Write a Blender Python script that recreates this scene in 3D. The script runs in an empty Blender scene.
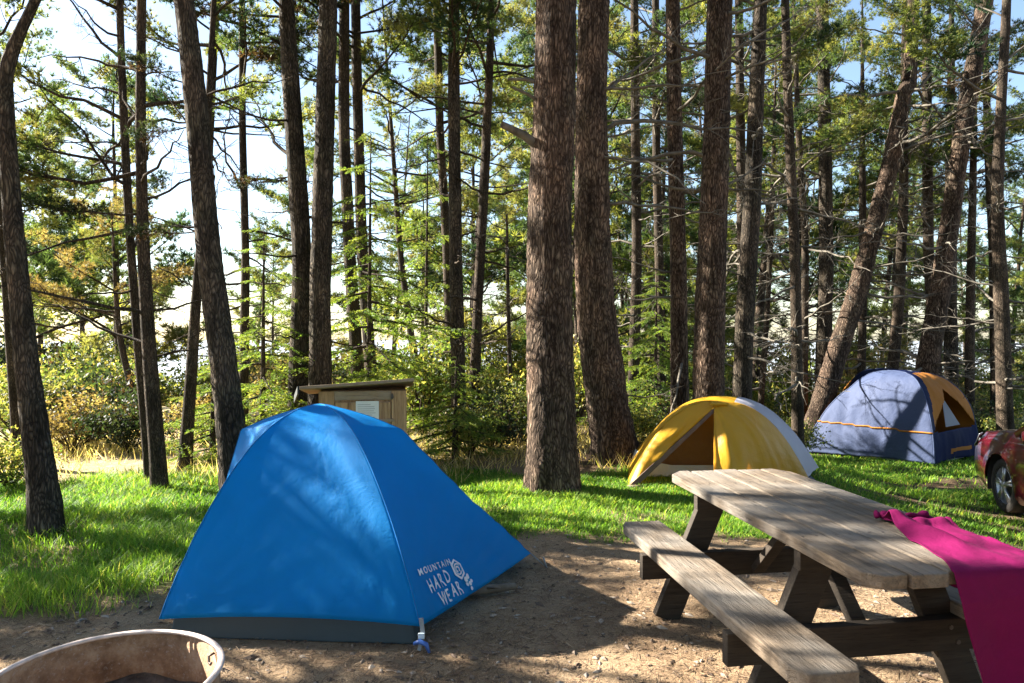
import bpy, math, random
import numpy as np
from mathutils import Vector, Matrix, noise
from mathutils.bvhtree import BVHTree

random.seed(7)
rng = np.random.default_rng(7)
SC = bpy.context.scene
COL = SC.collection
H, F, CX, CY = 1.57, 700.0, 512.0, 336.0        # eye height, focal length (px), principal column, horizon row


def at(u, v, Y):
    """the world point seen at picture column u, row v, when it stands Y metres away"""
    return ((u - CX) / F * Y, Y, H - (v - CY) / F * Y)


def sstep(a, b, x):
    t = np.clip((x - a) / (b - a), 0, 1)
    return t * t * (3 - 2 * t)


def gz(x, y):
    """height of the ground"""
    x = np.asarray(x, float); y = np.asarray(y, float)
    s = sstep(2.7, 6.0, x)
    z = -.53 * s - .045 * np.clip(y - 8, 0, 60) * s
    z = z - (1 - s) * (.05 * np.clip(y - 9.5, 0, 60))
    z = z - .03 * np.clip(-x - 4.5, 0, 40)
    z = z - 9 * sstep(42, 75, y)
    z = z + .012 * np.sin(x * 1.7 + 1) * np.sin(y * 1.3) * sstep(3, 8, np.hypot(x, y))
    return z


def gzf(x, y):
    return float(gz(x, y))


# ------------------------------------------------------------------ objects
def tag(o, label=None, cat=None, group=None, kind=None):
    if label: o['label'] = label
    if cat: o['category'] = cat
    if group: o['group'] = group
    if kind: o['kind'] = kind
    return o


def empty(name, loc=(0, 0, 0), rz=0.0):
    o = bpy.data.objects.new(name, None)
    o.empty_display_size = .1
    o.location = loc
    o.rotation_euler = (0, 0, rz)
    COL.objects.link(o)
    return o


def npmesh(name, V, faces, mats, smooth=True, col=None):
    """faces: list of (array (m,k), material index)"""
    me = bpy.data.meshes.new(name)
    V = np.asarray(V, np.float32)
    me.vertices.add(len(V))
    me.vertices.foreach_set('co', V.ravel())
    loops, starts, mi, n = [], [], [], 0
    for Fc, m in faces:
        Fc = np.asarray(Fc, np.int32)
        if len(Fc) == 0: continue
        k = Fc.shape[1]
        loops.append(Fc.ravel())
        starts.append(n + np.arange(len(Fc)) * k)
        mi.append(np.full(len(Fc), m))
        n += Fc.size
    loops = np.concatenate(loops); starts = np.concatenate(starts); mi = np.concatenate(mi)
    me.loops.add(len(loops)); me.loops.foreach_set('vertex_index', loops.astype(np.int32))
    me.polygons.add(len(starts)); me.polygons.foreach_set('loop_start', starts.astype(np.int32))
    me.polygons.foreach_set('material_index', mi.astype(np.int32))
    me.polygons.foreach_set('use_smooth', np.full(len(starts), smooth))
    if col is not None:
        a = me.attributes.new('Col', 'FLOAT_COLOR', 'POINT')
        c = np.ones((len(V), 4), np.float32); c[:, :3] = col
        a.data.foreach_set('color', c.ravel())
    for m in mats: me.materials.append(m)
    me.update(calc_edges=True)
    me.validate()
    return me


def mobj(name, me, parent=None, loc=None):
    o = bpy.data.objects.new(name, me)
    COL.objects.link(o)
    if parent: o.parent = parent
    if loc is not None: o.location = loc
    return o


class MB:
    """collects shapes, then builds ONE mesh"""
    def __init__(s): s.v = []; s.f = []; s.m = []

    def add(s, V, Fs, m=0):
        b = len(s.v)
        s.v += [tuple(p) for p in V]
        for f in Fs: s.f.append(tuple(b + i for i in f)); s.m.append(m)

    def box(s, c, d, rz=0, ax=None, m=0):
        """box centred at c with size d, turned about z; ax: own 3x3 axes"""
        M = ax if ax is not None else Matrix.Rotation(rz, 3, 'Z')
        V = []
        for i in (-1, 1):
            for j in (-1, 1):
                for k in (-1, 1):
                    V.append(Vector(c) + M @ Vector((i * d[0] / 2, j * d[1] / 2, k * d[2] / 2)))
        s.add(V, [(0, 1, 3, 2), (4, 6, 7, 5), (0, 4, 5, 1), (2, 3, 7, 6), (0, 2, 6, 4), (1, 5, 7, 3)], m)

    def beam(s, a, b, w, t, up=(0, 0, 1), m=0):
        """bar from a to b, w wide across, t thick along up"""
        a, b = Vector(a), Vector(b)
        x = (b - a).normalized(); z = Vector(up); y = z.cross(x).normalized(); z = x.cross(y)
        M = Matrix((x, y, z)).transposed()
        s.box((a + b) / 2, ((b - a).length, w, t), ax=M, m=m)

    def tube(s, P, R, n=8, cap=True, m=0):
        V, Q = tube(P, R, n)
        b = len(s.v)
        s.add(V, Q, m)
        if cap:
            k = len(P)
            s.f.append(tuple(b + i for i in reversed(range(n)))); s.m.append(m)
            s.f.append(tuple(b + (k - 1) * n + i for i in range(n))); s.m.append(m)

    def prism(s, poly, z0, z1, m=0):
        n = len(poly)
        V = [(x, y, z0) for x, y in poly] + [(x, y, z1) for x, y in poly]
        Fs = [tuple(reversed(range(n))), tuple(range(n, 2 * n))]
        Fs += [(i, (i + 1) % n, n + (i + 1) % n, n + i) for i in range(n)]
        s.add(V, Fs, m)

    def build(s, name, mats, parent=None, smooth=False, bevel=0, seg=2, loc=None, solid=0, subsurf=0):
        me = bpy.data.meshes.new(name)
        me.from_pydata(s.v, [], s.f)
        mats = mats if isinstance(mats, (list, tuple)) else [mats]
        for m in mats: me.materials.append(m)
        me.polygons.foreach_set('material_index', s.m)
        me.polygons.foreach_set('use_smooth', [smooth] * len(s.f))
        me.update()
        o = mobj(name, me, parent, loc)
        if solid:
            md = o.modifiers.new('solid', 'SOLIDIFY'); md.thickness = solid; md.offset = 0
        if bevel:
            md = o.modifiers.new('bevel', 'BEVEL'); md.width = bevel; md.segments = seg; md.limit_method = 'ANGLE'
        if subsurf:
            md = o.modifiers.new('sub', 'SUBSURF'); md.levels = md.render_levels = subsurf
        return o


def tube(P, R, n=8):
    P = np.asarray(P, float); k = len(P)
    R = np.broadcast_to(np.asarray(R, float), (k,))
    T = np.gradient(P, axis=0) if k > 2 else np.repeat((P[1:] - P[:1]), k, 0)
    T /= np.linalg.norm(T, axis=1)[:, None] + 1e-9
    ref = np.array([0, 0, 1.]) if abs(T[0, 2]) < .9 else np.array([1., 0, 0])
    V = np.empty((k, n, 3)); a = np.linspace(0, 2 * math.pi, n, endpoint=False)
    u = np.cross(T[0], ref); u /= np.linalg.norm(u)
    for i in range(k):
        u = u - T[i] * (u @ T[i]); u /= np.linalg.norm(u) + 1e-9
        w = np.cross(T[i], u)
        V[i] = P[i] + R[i] * (np.cos(a)[:, None] * u + np.sin(a)[:, None] * w)
    i = np.arange(k - 1)[:, None] * n; j = np.arange(n)[None]; j2 = (j + 1) % n
    Q = np.stack([i + j, i + j2, i + n + j2, i + n + j], -1).reshape(-1, 4)
    return V.reshape(-1, 3), Q


# ------------------------------------------------------------------ materials
def new_mat(name):
    m = bpy.data.materials.new(name); m.use_nodes = True
    nt = m.node_tree; nt.nodes.clear()
    return m, nt


class NT:
    def __init__(s, name):
        s.m, s.t = new_mat(name); s.n = s.t.nodes
        s.out = s.n.new('ShaderNodeOutputMaterial')

    def node(s, typ, **kw):
        n = s.n.new(typ)
        for k, v in kw.items():
            if k in n.inputs.keys(): n.inputs[k].default_value = v
            else: setattr(n, k, v)
        return n

    def link(s, a, b): s.t.links.new(a, b)

    def coord(s, kind='Object', scale=(1, 1, 1), rot=(0, 0, 0)):
        c = s.node('ShaderNodeTexCoord'); mp = s.node('ShaderNodeMapping')
        mp.inputs['Scale'].default_value = scale; mp.inputs['Rotation'].default_value = rot
        s.link(c.outputs[kind], mp.inputs['Vector'])
        return mp.outputs['Vector']

    def noise(s, vec, scale, detail=6, rough=.6, dist=0):
        n = s.node('ShaderNodeTexNoise')
        n.inputs['Scale'].default_value = scale; n.inputs['Detail'].default_value = detail
        n.inputs['Roughness'].default_value = rough; n.inputs['Distortion'].default_value = dist
        s.link(vec, n.inputs['Vector'])
        return n.outputs['Fac']

    def ramp(s, fac, stops, interp='LINEAR'):
        r = s.node('ShaderNodeValToRGB'); r.color_ramp.interpolation = interp
        e = r.color_ramp.elements
        while len(e) < len(stops): e.new(.5)
        for i, (p, c) in enumerate(stops):
            e[i].position = p
            e[i].color = (*c, 1) if len(c) == 3 else c
        s.link(fac, r.inputs['Fac'])
        return r.outputs['Color']

    def mix(s, fac, a, b, blend='MIX'):
        n = s.node('ShaderNodeMix', data_type='RGBA', blend_type=blend)
        for sock, v in ((n.inputs[0], fac), (n.inputs[6], a), (n.inputs[7], b)):
            if isinstance(v, bpy.types.NodeSocket): s.link(v, sock)
            else: sock.default_value = v if not isinstance(v, tuple) else (*v, 1)[:4]
        return n.outputs[2]

    def math(s, op, a, b=0.0):
        n = s.node('ShaderNodeMath', operation=op)
        for i, v in enumerate((a, b)):
            if isinstance(v, bpy.types.NodeSocket): s.link(v, n.inputs[i])
            else: n.inputs[i].default_value = v
        return n.outputs[0]

    def bump(s, h, dist=.01, strength=1.0):
        n = s.node('ShaderNodeBump'); n.inputs['Distance'].default_value = dist
        n.inputs['Strength'].default_value = strength
        s.link(h, n.inputs['Height'])
        return n.outputs['Normal']

    def bsdf(s, color, rough=.8, normal=None, **kw):
        b = s.node('ShaderNodeBsdfPrincipled')
        for k, v in (('Base Color', color), ('Roughness', rough)):
            if isinstance(v, bpy.types.NodeSocket): s.link(v, b.inputs[k])
            else: b.inputs[k].default_value = (*v, 1) if isinstance(v, tuple) else v
        for k, v in kw.items():
            b.inputs[k.replace('_', ' ')].default_value = (*v, 1) if isinstance(v, tuple) else v
        if normal is not None: s.link(normal, b.inputs['Normal'])
        return b.outputs[0]

    def finish(s, sh):
        s.link(sh, s.out.inputs['Surface'])
        return s.m


def m_simple(name, c, rough=.6, var=.12, scale=8, bump=0, **kw):
    n = NT(name); v = n.coord()
    f = n.noise(v, scale)
    lo = tuple(x * (1 - var * 2) for x in c); hi = tuple(min(1, x * (1 + var * 2)) for x in c)
    col = n.ramp(f, [(.3, lo), (.7, hi)])
    nm = n.bump(n.noise(v, scale * 6), bump) if bump else None
    return n.finish(n.bsdf(col, rough, nm, **kw))


def m_bark(name, dark, mid, light, sc=1.0, lichen=.25):
    n = NT(name)
    v = n.coord('Object', (1, 1, .26))
    warp = n.node('ShaderNodeTexNoise'); warp.inputs['Scale'].default_value = 6 * sc; n.link(v, warp.inputs['Vector'])
    va = n.node('ShaderNodeVectorMath', operation='MULTIPLY_ADD')
    n.link(warp.outputs['Color'], va.inputs[0]); va.inputs[1].default_value = (.17, .17, .17); n.link(v, va.inputs[2])
    vo = n.node('ShaderNodeTexVoronoi', feature='DISTANCE_TO_EDGE'); vo.inputs['Scale'].default_value = 27 * sc
    n.link(va.outputs[0], vo.inputs['Vector'])
    e = n.ramp(vo.outputs['Distance'], [(0, (.05, .05, .05)), (.34, (1, 1, 1))])
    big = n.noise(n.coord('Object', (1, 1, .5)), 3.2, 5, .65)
    fur = n.noise(n.coord('Object', (1, 1, .10)), 26 * sc, 5, .6, .8)
    e = n.mix(1.0, e, n.ramp(fur, [(.36, (.12, .12, .12)), (.5, (1, 1, 1))]), 'MULTIPLY')
    f1 = n.noise(v, 40 * sc, 8, .7); f2 = n.noise(n.coord(), 2.2, 4)
    c = n.ramp(f1, [(.25, mid), (.5, tuple((a + b) / 2 for a, b in zip(mid, light))), (.78, light)])
    c = n.mix(n.math('MULTIPLY', n.ramp(f2, [(.48, (0, 0, 0)), (.7, (1, 1, 1))]), lichen), c, (.15, .16, .11))
    c = n.mix(e, dark, c)
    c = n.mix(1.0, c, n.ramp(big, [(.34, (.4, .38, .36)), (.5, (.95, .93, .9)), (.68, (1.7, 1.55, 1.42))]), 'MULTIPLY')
    h = n.math('ADD', n.math('MULTIPLY', e, .7), n.math('MULTIPLY', f1, .6))
    return n.finish(n.bsdf(c, .92, n.bump(h, .022 / max(sc, .6)), Specular_IOR_Level=.15))


def m_needle(name, trans=.45, bright=1.0):
    n = NT(name)
    a = n.node('ShaderNodeAttribute', attribute_name='Col')
    c = n.mix(1.0, a.outputs['Color'], (bright, bright, bright), 'MULTIPLY')
    d = n.bsdf(c, .55, Specular_IOR_Level=.3)
    t = n.node('ShaderNodeBsdfTranslucent')
    n.link(n.mix(1.0, c, (1.6, 1.5, .75), 'MULTIPLY'), t.inputs['Color'])
    mx = n.node('ShaderNodeMixShader'); mx.inputs[0].default_value = trans
    n.link(d, mx.inputs[1]); n.link(t.outputs[0], mx.inputs[2])
    return n.finish(mx.outputs[0])


def m_fabric(name, c, rough=.45, trans=.25, tcol=None, wr=.006, spec=.5, wscale=5.0, stretch=(1, 1, 1), var=.06):
    n = NT(name); v = n.coord('Object', stretch)
    f = n.noise(v, wscale, 5, .55, .6); f2 = n.noise(v, wscale * 5, 3, .5, 1.2)
    lo = tuple(x * (1 - var) for x in c); hi = tuple(x * (1 + var) for x in c)
    col = n.ramp(f, [(.3, lo), (.7, hi)])
    h = n.math('ADD', f, n.math('MULTIPLY', f2, .18))
    nm = n.bump(h, wr)
    d = n.bsdf(col, rough, nm, Specular_IOR_Level=spec)
    t = n.node('ShaderNodeBsdfTranslucent'); t.inputs['Color'].default_value = (*(tcol or c), 1)
    mx = n.node('ShaderNodeMixShader'); mx.inputs[0].default_value = trans
    n.link(d, mx.inputs[1]); n.link(t.outputs[0], mx.inputs[2])
    return n.finish(mx.outputs[0])


def m_wood(name, dark, light, axis=1, sc=1.0, rough=.8, grey=(.36, .34, .31), gv=.5, bump=.004):
    """grain runs along local axis"""
    n = NT(name)
    s = [9 * sc] * 3; s[axis] = .6 * sc
    v = n.coord('Object', tuple(s))
    g = n.noise(v, 3.5, 8, .65, .5); g2 = n.noise(v, 14, 4, .7)
    w = n.noise(n.coord(), 2.4, 5, .6)
    c = n.ramp(g, [(.3, dark), (.5, tuple((a + b) / 2 for a, b in zip(dark, light))), (.68, light)])
    c = n.mix(n.math('MULTIPLY', n.ramp(w, [(.4, (0, 0, 0)), (.62, (1, 1, 1))]), gv), c, grey)
    c = n.mix(n.ramp(g2, [(.32, (.55, .55, .55)), (.45, (0, 0, 0))]), c, tuple(x * .35 for x in dark))
    h = n.math('ADD', g, n.math('MULTIPLY', g2, .6))
    return n.finish(n.bsdf(c, rough, n.bump(h, bump), Specular_IOR_Level=.25))


M = {}
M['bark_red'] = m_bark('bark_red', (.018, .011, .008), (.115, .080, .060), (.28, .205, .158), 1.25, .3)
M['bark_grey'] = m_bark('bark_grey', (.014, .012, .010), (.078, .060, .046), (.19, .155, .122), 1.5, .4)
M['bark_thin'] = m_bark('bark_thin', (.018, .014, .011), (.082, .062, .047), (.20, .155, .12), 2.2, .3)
M['dead_wood'] = m_simple('dead_wood', (.115, .10, .08), .9, .3, 9)
M['needle'] = m_needle('needle', .5, 1.25)
M['leaf'] = m_needle('leaf', .5, 1.15)
M['grass'] = m_needle('grass_blade', .55, 1.3)


def m_ground():  # frame colour darkened to stand in for deep shade under the table
    n = NT('ground')
    a = n.node('ShaderNodeAttribute', attribute_name='Col')
    sp = n.node('ShaderNodeSeparateColor'); n.link(a.outputs['Color'], sp.inputs[0])
    v = n.coord()
    f0 = n.noise(v, .9, 5, .6); f1 = n.noise(v, 7, 8, .7); f2 = n.noise(v, 60, 6, .75); f3 = n.noise(v, 260, 3, .7)
    dirt = n.ramp(f1, [(.28, (.15, .095, .058)), (.5, (.30, .205, .125)), (.72, (.47, .345, .22))])
    pale = n.ramp(f2, [(.3, (.30, .21, .135)), (.55, (.50, .375, .245)), (.75, (.64, .51, .355))])
    dirt = n.mix(n.ramp(f0, [(.38, (.1, .1, .1)), (.62, (.85, .85, .85))]), dirt, pale)
    speck = n.ramp(f3, [(.36, (.35, .3, .28)), (.5, (1, 1, 1)), (.68, (1.5, 1.4, 1.3))])
    dirt = n.mix(1.0, dirt, speck, 'MULTIPLY')
    grass = n.ramp(f2, [(.3, (.018, .03, .008)), (.5, (.05, .085, .018)), (.7, (.11, .13, .035))])
    dry = n.ramp(f1, [(.3, (.22, .17, .09)), (.5, (.40, .33, .19)), (.7, (.56, .48, .31))])
    litter = n.ramp(f2, [(.3, (.03, .02, .012)), (.5, (.085, .055, .034)), (.72, (.17, .12, .075))])
    c = n.mix(sp.outputs[2], dirt, litter)
    c = n.mix(sp.outputs[1], c, dry)
    c = n.mix(sp.outputs[0], c, grass)
    h = n.math('ADD', n.math('MULTIPLY', f1, 1.0), n.math('ADD', n.math('MULTIPLY', f2, .45), n.math('MULTIPLY', f3, .12)))
    return n.finish(n.bsdf(c, .95, n.bump(h, .05), Specular_IOR_Level=.1))


M['ground'] = m_ground()

# ------------------------------------------------------------------ ground sheet
def vnoise(x, y, s, seed=0.0):
    x = np.asarray(x, float); y = np.asarray(y, float)
    out = np.zeros(x.shape); fx = x.ravel() * s; fy = y.ravel() * s
    o = np.array([noise.noise((a, b, seed)) for a, b in zip(fx, fy)])
    return o.reshape(x.shape)


def grass_mask(x, y):
    """0..1: how grown over the ground is"""
    n1 = vnoise(x, y, .9, 3.1); n2 = vnoise(x, y, 2.6, 8.2); n3 = vnoise(x, y, 7., 1.2)
    j = n1 * .5 + n2 * .3 + n3 * .12
    left = sstep(-1.5, -2.0, x + j * .6) * sstep(3.95, 4.5, y + j * .9) * sstep(8.0, 7.1, y + j * 1.2)
    mid = sstep(-2.6, -1.9, x) * sstep(5.35, 5.75, y + j * .8) * sstep(8.3, 7.7, y + j) * sstep(2.8, 2.4, x)
    edge = 5.35 - .35 * np.clip(x - 2.2, 0, 2)
    right = sstep(2.2, 2.6, x) * sstep(edge - .1, edge + .4, y + j * .9) * sstep(14.5, 13.0, y + j * 2)
    track = 1 - (1 - sstep(.16, .5, np.abs(y - (8.25 + (x - 5) * .02) + j * .7))) * sstep(3.4, 4.2, x + j) * .97
    track2 = 1 - (1 - sstep(.2, .6, np.abs(y - 10.3 + j * .9))) * sstep(4.0, 5.0, x + j) * .95
    m = np.maximum(np.maximum(left, mid), right * track * track2)
    patch = sstep(-.42, -.1, n1 + n2 * .5)
    return np.clip(m * (.35 + .65 * patch), 0, 1)


def build_ground():
    def axis(lo, hi, core0, core1, step):
        core = np.arange(core0, core1 + 1e-6, step)
        a = []; d = step; p = core0
        while p > lo: d *= 1.35; p -= d; a.append(max(p, lo))
        b = []; d = step; p = core1
        while p < hi: d *= 1.35; p += d; b.append(min(p, hi))
        return np.array(a[::-1] + list(core) + b)
    xs = axis(-400, 400, -8, 11, .09); ys = axis(-60, 110, 1.2, 15, .09)
    X, Y = np.meshgrid(xs, ys)
    Z = gz(X, Y)
    near = (np.abs(X) < 12) & (Y < 16) & (Y > 0)
    bump = np.zeros_like(Z)
    bump[near] = vnoise(X[near], Y[near], 1.4, 5) * .02 + vnoise(X[near], Y[near], 5, 9) * .008
    flat = sstep(1.3, .9, np.hypot((X + 1.1) / 1.0, (Y - 4.6) / 1.3))
    Z = Z + bump * (1 - flat) - .012
    g = np.zeros_like(Z); g[near] = grass_mask(X[near], Y[near])
    dry = sstep(7.2, 8.6, Y) * sstep(1.0, -1.5, X) + sstep(16, 22, Y) * .8
    dry = dry * np.clip(.65 + .6 * np.sin(X * .9 + 2) * np.sin(Y * .7), .2, 1)
    dry = np.clip(dry, 0, 1)
    lit = sstep(7.6, 8.6, Y) * sstep(-1.5, 1.2, X)
    lit = np.maximum(lit, sstep(.6, 1.0, 0 * X + .3))
    nx, ny = len(xs), len(ys)
    V = np.stack([X, Y, Z], -1).reshape(-1, 3)
    i = np.arange(ny - 1)[:, None] * nx; j = np.arange(nx - 1)[None]
    Q = np.stack([i + j, i + j + 1, i + nx + j + 1, i + nx + j], -1).reshape(-1, 4)
    col = np.stack([g, dry, lit], -1).reshape(-1, 3)
    o = mobj('ground', npmesh('ground', V, [(Q, 0)], [M['ground']], True, col))
    tag(o, 'campsite ground of brown dirt and needle litter with grassy patches', 'ground', kind='structure')


build_ground()
M['sea'] = (lambda n: n.finish(n.bsdf((.30, .33, .36), .5, n.bump(n.noise(n.coord(), .8, 4), .25))))(NT('sea'))  # added sheet; its pale colour stands in for bright white haze
_haze = npmesh('sea', [(-900, 58, -9.4), (900, 58, -9.4), (900, 1800, -9.4), (-900, 1800, -9.4)], [(np.array([[0, 1, 2, 3]]), 0)], [M['sea']], False)
tag(mobj('sea', _haze), 'pale sea beyond the wood', 'sea', kind='structure')

# ------------------------------------------------------------------ foliage templates
GREENS = {
    'pine': np.array([(.04, .07, .028), (.055, .088, .032), (.085, .11, .034), (.13, .145, .04), (.025, .052, .034)]),
    'gold': np.array([(.12, .15, .042), (.08, .12, .036), (.18, .19, .065), (.05, .085, .03), (.14, .135, .05)]),
    'dark': np.array([(.015, .028, .014), (.022, .04, .018), (.035, .045, .02), (.02, .03, .02), (.05, .03, .018)]),
    'spruce': np.array([(.09, .15, .028), (.12, .18, .034), (.06, .11, .026), (.16, .20, .04), (.10, .13, .028)]),
    'brown': np.array([(.12, .09, .04), (.17, .13, .06), (.08, .06, .03), (.14, .14, .05), (.22, .18, .09)]),
    'bush': np.array([(.07, .11, .025), (.12, .15, .035), (.19, .20, .055), (.24, .22, .08), (.045, .07, .022)]),
}


def blades(C, D, L, W, colr, r):
    """thin triangles at centres C along unit directions D"""
    n = len(C)
    S = np.cross(D, r.normal(size=(n, 3))); S /= np.linalg.norm(S, axis=1)[:, None] + 1e-9
    L = np.broadcast_to(L, (n,))[:, None]; W = np.broadcast_to(W, (n,))[:, None]
    V = np.stack([C - S * W, C + S * W, C + D * L], 1).reshape(-1, 3)
    T = np.arange(3 * n).reshape(-1, 3)
    return V, T, np.repeat(colr, 3, 0)


class Part:
    """arrays for limbs (quads) and needles (tris)"""
    def __init__(s): s.V = []; s.Q = []; s.T = []; s.C = []; s.n = 0

    def limb(s, P, R, n=5):
        V, Q = tube(P, R, n)
        s.V.append(V); s.Q.append(Q + s.n); s.C.append(np.full((len(V), 3), .1)); s.n += len(V)

    def tri(s, V, T, C):
        s.V.append(V); s.T.append(T + s.n); s.C.append(C); s.n += len(V)

    def done(s):
        z4 = np.zeros((0, 4), int); z3 = np.zeros((0, 3), int)
        return (np.concatenate(s.V), np.concatenate(s.Q) if s.Q else z4,
                np.concatenate(s.T) if s.T else z3, np.concatenate(s.C))


def live_branch(seed, pal, L=2.0, needles=14, nl=.115, nw=.0075, twigs=13, droop=0.0, dens=1.08, clump=6):
    r = np.random.default_rng(seed); p = Part(); pal = GREENS[pal]
    k = 8; s = np.linspace(0, 1, k)
    wob = r.normal(0, .045, (k, 3)).cumsum(0) * L * .4; wob[0] = 0
    main = np.stack([s * L * .95, 0 * s, (.05 * s + .22 * s ** 2 - droop * s ** 1.5) * L], 1) + wob
    p.limb(main, .028 * (1 - s * .8) * L / 2, 5)
    tc = []; td = []; tk = []
    for i in range(twigs):
        q = .34 + .66 * (i + r.random() * .8) / twigs
        q = min(q, 1)
        b = np.array([np.interp(q, s, main[:, c]) for c in range(3)])
        a = (1 if i % 2 else -1) * r.uniform(.35, 1.15)
        ln = L * r.uniform(.12, .34) * (1.2 - q * .55)
        d = np.array([math.cos(a), math.sin(a), r.uniform(-.1, .4)]); d /= np.linalg.norm(d)
        ss = np.linspace(0, 1, 4)[:, None]
        tw = b + d * ss * ln + np.array([0, 0, 1]) * ss ** 2 * ln * r.uniform(0, .35) + r.normal(0, .02, (4, 3)) * ss
        p.limb(tw, np.array([.009, .007, .005, .003]), 3)
        if r.random() > dens * .88: continue
        for f in (.6, .85, 1.0):
            c = b + d * f * ln + np.array([0, 0, 1]) * f ** 2 * ln * .2
            for _ in range(clump):
                o = r.normal(0, 1, 3) * np.array([.105, .105, .06])
                tc.append(c + o); td.append(d * .6 + np.array([0, 0, .45]) + o * 3 + r.normal(0, .25, 3)); tk.append(i)
    tc = np.array(tc); td = np.array(td); td /= np.linalg.norm(td, axis=1)[:, None]
    nt = len(tc)
    twc = pal[r.integers(0, len(pal), twigs)] * r.uniform(.7, 1.3, (twigs, 1))
    ci = twc[np.array(tk)] * r.uniform(.8, 1.25, (nt, 1))
    C = np.repeat(tc, needles, 0); D = np.repeat(td, needles, 0) * .7 + r.normal(0, .5, (nt * needles, 3))
    D /= np.linalg.norm(D, axis=1)[:, None]
    V, T, cc = blades(C, D, r.uniform(.7, 1.15, len(C)) * nl, nw, np.repeat(ci, needles, 0), r)
    p.tri(V, T, cc)
    return p.done()


def spruce_branch(seed, L=1.6, pal='spruce'):
    r = np.random.default_rng(seed); p = Part(); pal = GREENS[pal]
    s = np.linspace(0, 1, 8)
    main = np.stack([s * L, r.normal(0, .02, 8).cumsum() * s, (-.10 * s - .16 * s ** 2 + .12 * s ** 4) * L], 1)
    p.limb(main, .016 * (1 - s * .85) * L, 4)
    for i in range(24):
        q = .12 + .88 * i / 24
        b = np.array([np.interp(q, s, main[:, c]) for c in range(3)])
        a = (1 if i % 2 else -1) * r.uniform(.7, 1.0)
        ln = L * .38 * (1.1 - q) ** .8 * r.uniform(.7, 1.1) + .06
        d = np.array([math.cos(a), math.sin(a), r.uniform(-.35, .05)]); d /= np.linalg.norm(d)
        k = max(5, int(ln / .022)) * 3
        f = r.random(k)
        C = b + d * (f[:, None]) * ln + r.normal(0, .012, (k, 3)) + np.array([0, 0, -1]) * (f[:, None] ** 2) * ln * .2
        D = d * .7 + r.normal(0, 1, (k, 3)) * np.array([.6, .6, .25]); D /= np.linalg.norm(D, axis=1)[:, None]
        col = np.repeat(pal[r.integers(0, len(pal), 1)] * r.uniform(.8, 1.25), k, 0)
        V, T, cc = blades(C, D, r.uniform(.035, .06, k), .009, col, r)
        p.tri(V, T, cc)
    return p.done()


def dead_branch(seed, L=1.6):
    r = np.random.default_rng(seed); p = Part()
    k = 9; s = np.linspace(0, 1, k)
    wob = r.normal(0, .045, (k, 3)).cumsum(0) * L * .45; wob[0] = 0
    main = np.stack([s * L, 0 * s, (r.uniform(-.25, .2) * s + r.uniform(-.3, .35) * s ** 2) * L], 1) + wob
    p.limb(main, .017 * (1 - s * .82) * L / 1.2, 5)
    for i in range(r.integers(5, 10)):
        q = r.uniform(.2, .95)
        b = np.array([np.interp(q, s, main[:, c]) for c in range(3)])
        a = r.choice([-1, 1]) * r.uniform(.4, 1.3); ln = L * r.uniform(.15, .45) * (1.15 - q)
        d = np.array([math.cos(a), math.sin(a), r.uniform(-.5, .5)]); d /= np.linalg.norm(d)
        ss = np.linspace(0, 1, 5)[:, None]
        tw = b + d * ss * ln + r.normal(0, .03, (5, 3)).cumsum(0) * ss
        p.limb(tw, .006 * (1 - ss[:, 0] * .7), 3)
        for _ in range(2):
            f = r.uniform(.3, .9); c = b + d * f * ln
            d2 = d + r.normal(0, .6, 3); d2 /= np.linalg.norm(d2)
            p.limb(np.stack([c, c + d2 * ln * .25, c + d2 * ln * .45 + r.normal(0, .02, 3)]), [.004, .003, .002], 3)
    return p.done()


TPL = {
    'pine': [live_branch(i, 'pine') for i in range(7)],
    'gold': [live_branch(30 + i, 'gold') for i in range(6)],
    'dark': [live_branch(60 + i, 'dark', droop=.1) for i in range(5)],
    'dead': [dead_branch(90 + i) for i in range(9)],
    'spruce': [spruce_branch(120 + i) for i in range(6)],
    'farpine': [live_branch(150 + i, 'pine', needles=12, nl=.15, nw=.0105, twigs=10) for i in range(4)],
    'fargold': [live_branch(160 + i, 'gold', needles=12, nl=.15, nw=.0105, twigs=10) for i in range(4)],
    'brown': [live_branch(170 + i, 'brown', dens=.7) for i in range(3)],
}


class Assembler:
    def __init__(s): s.V = []; s.Q = []; s.T = []; s.C = []; s.n = 0

    def put(s, tpl, pos, az, pitch, sc, roll=0.0, tint=1.0):
        V, Q, T, C = tpl
        R = (Matrix.Rotation(az, 3, 'Z') @ Matrix.Rotation(-pitch, 3, 'Y') @ Matrix.Rotation(roll, 3, 'X'))
        W = (V * sc) @ np.array(R).T + np.asarray(pos)
        s.V.append(W); s.Q.append(Q + s.n); s.T.append(T + s.n); s.C.append(C * tint); s.n += len(V)

    def mesh(s, name, mats):
        V = np.concatenate(s.V)
        return npmesh(name, V, [(np.concatenate(s.Q), 0), (np.concatenate(s.T), 1)], mats, True, np.concatenate(s.C))


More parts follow.
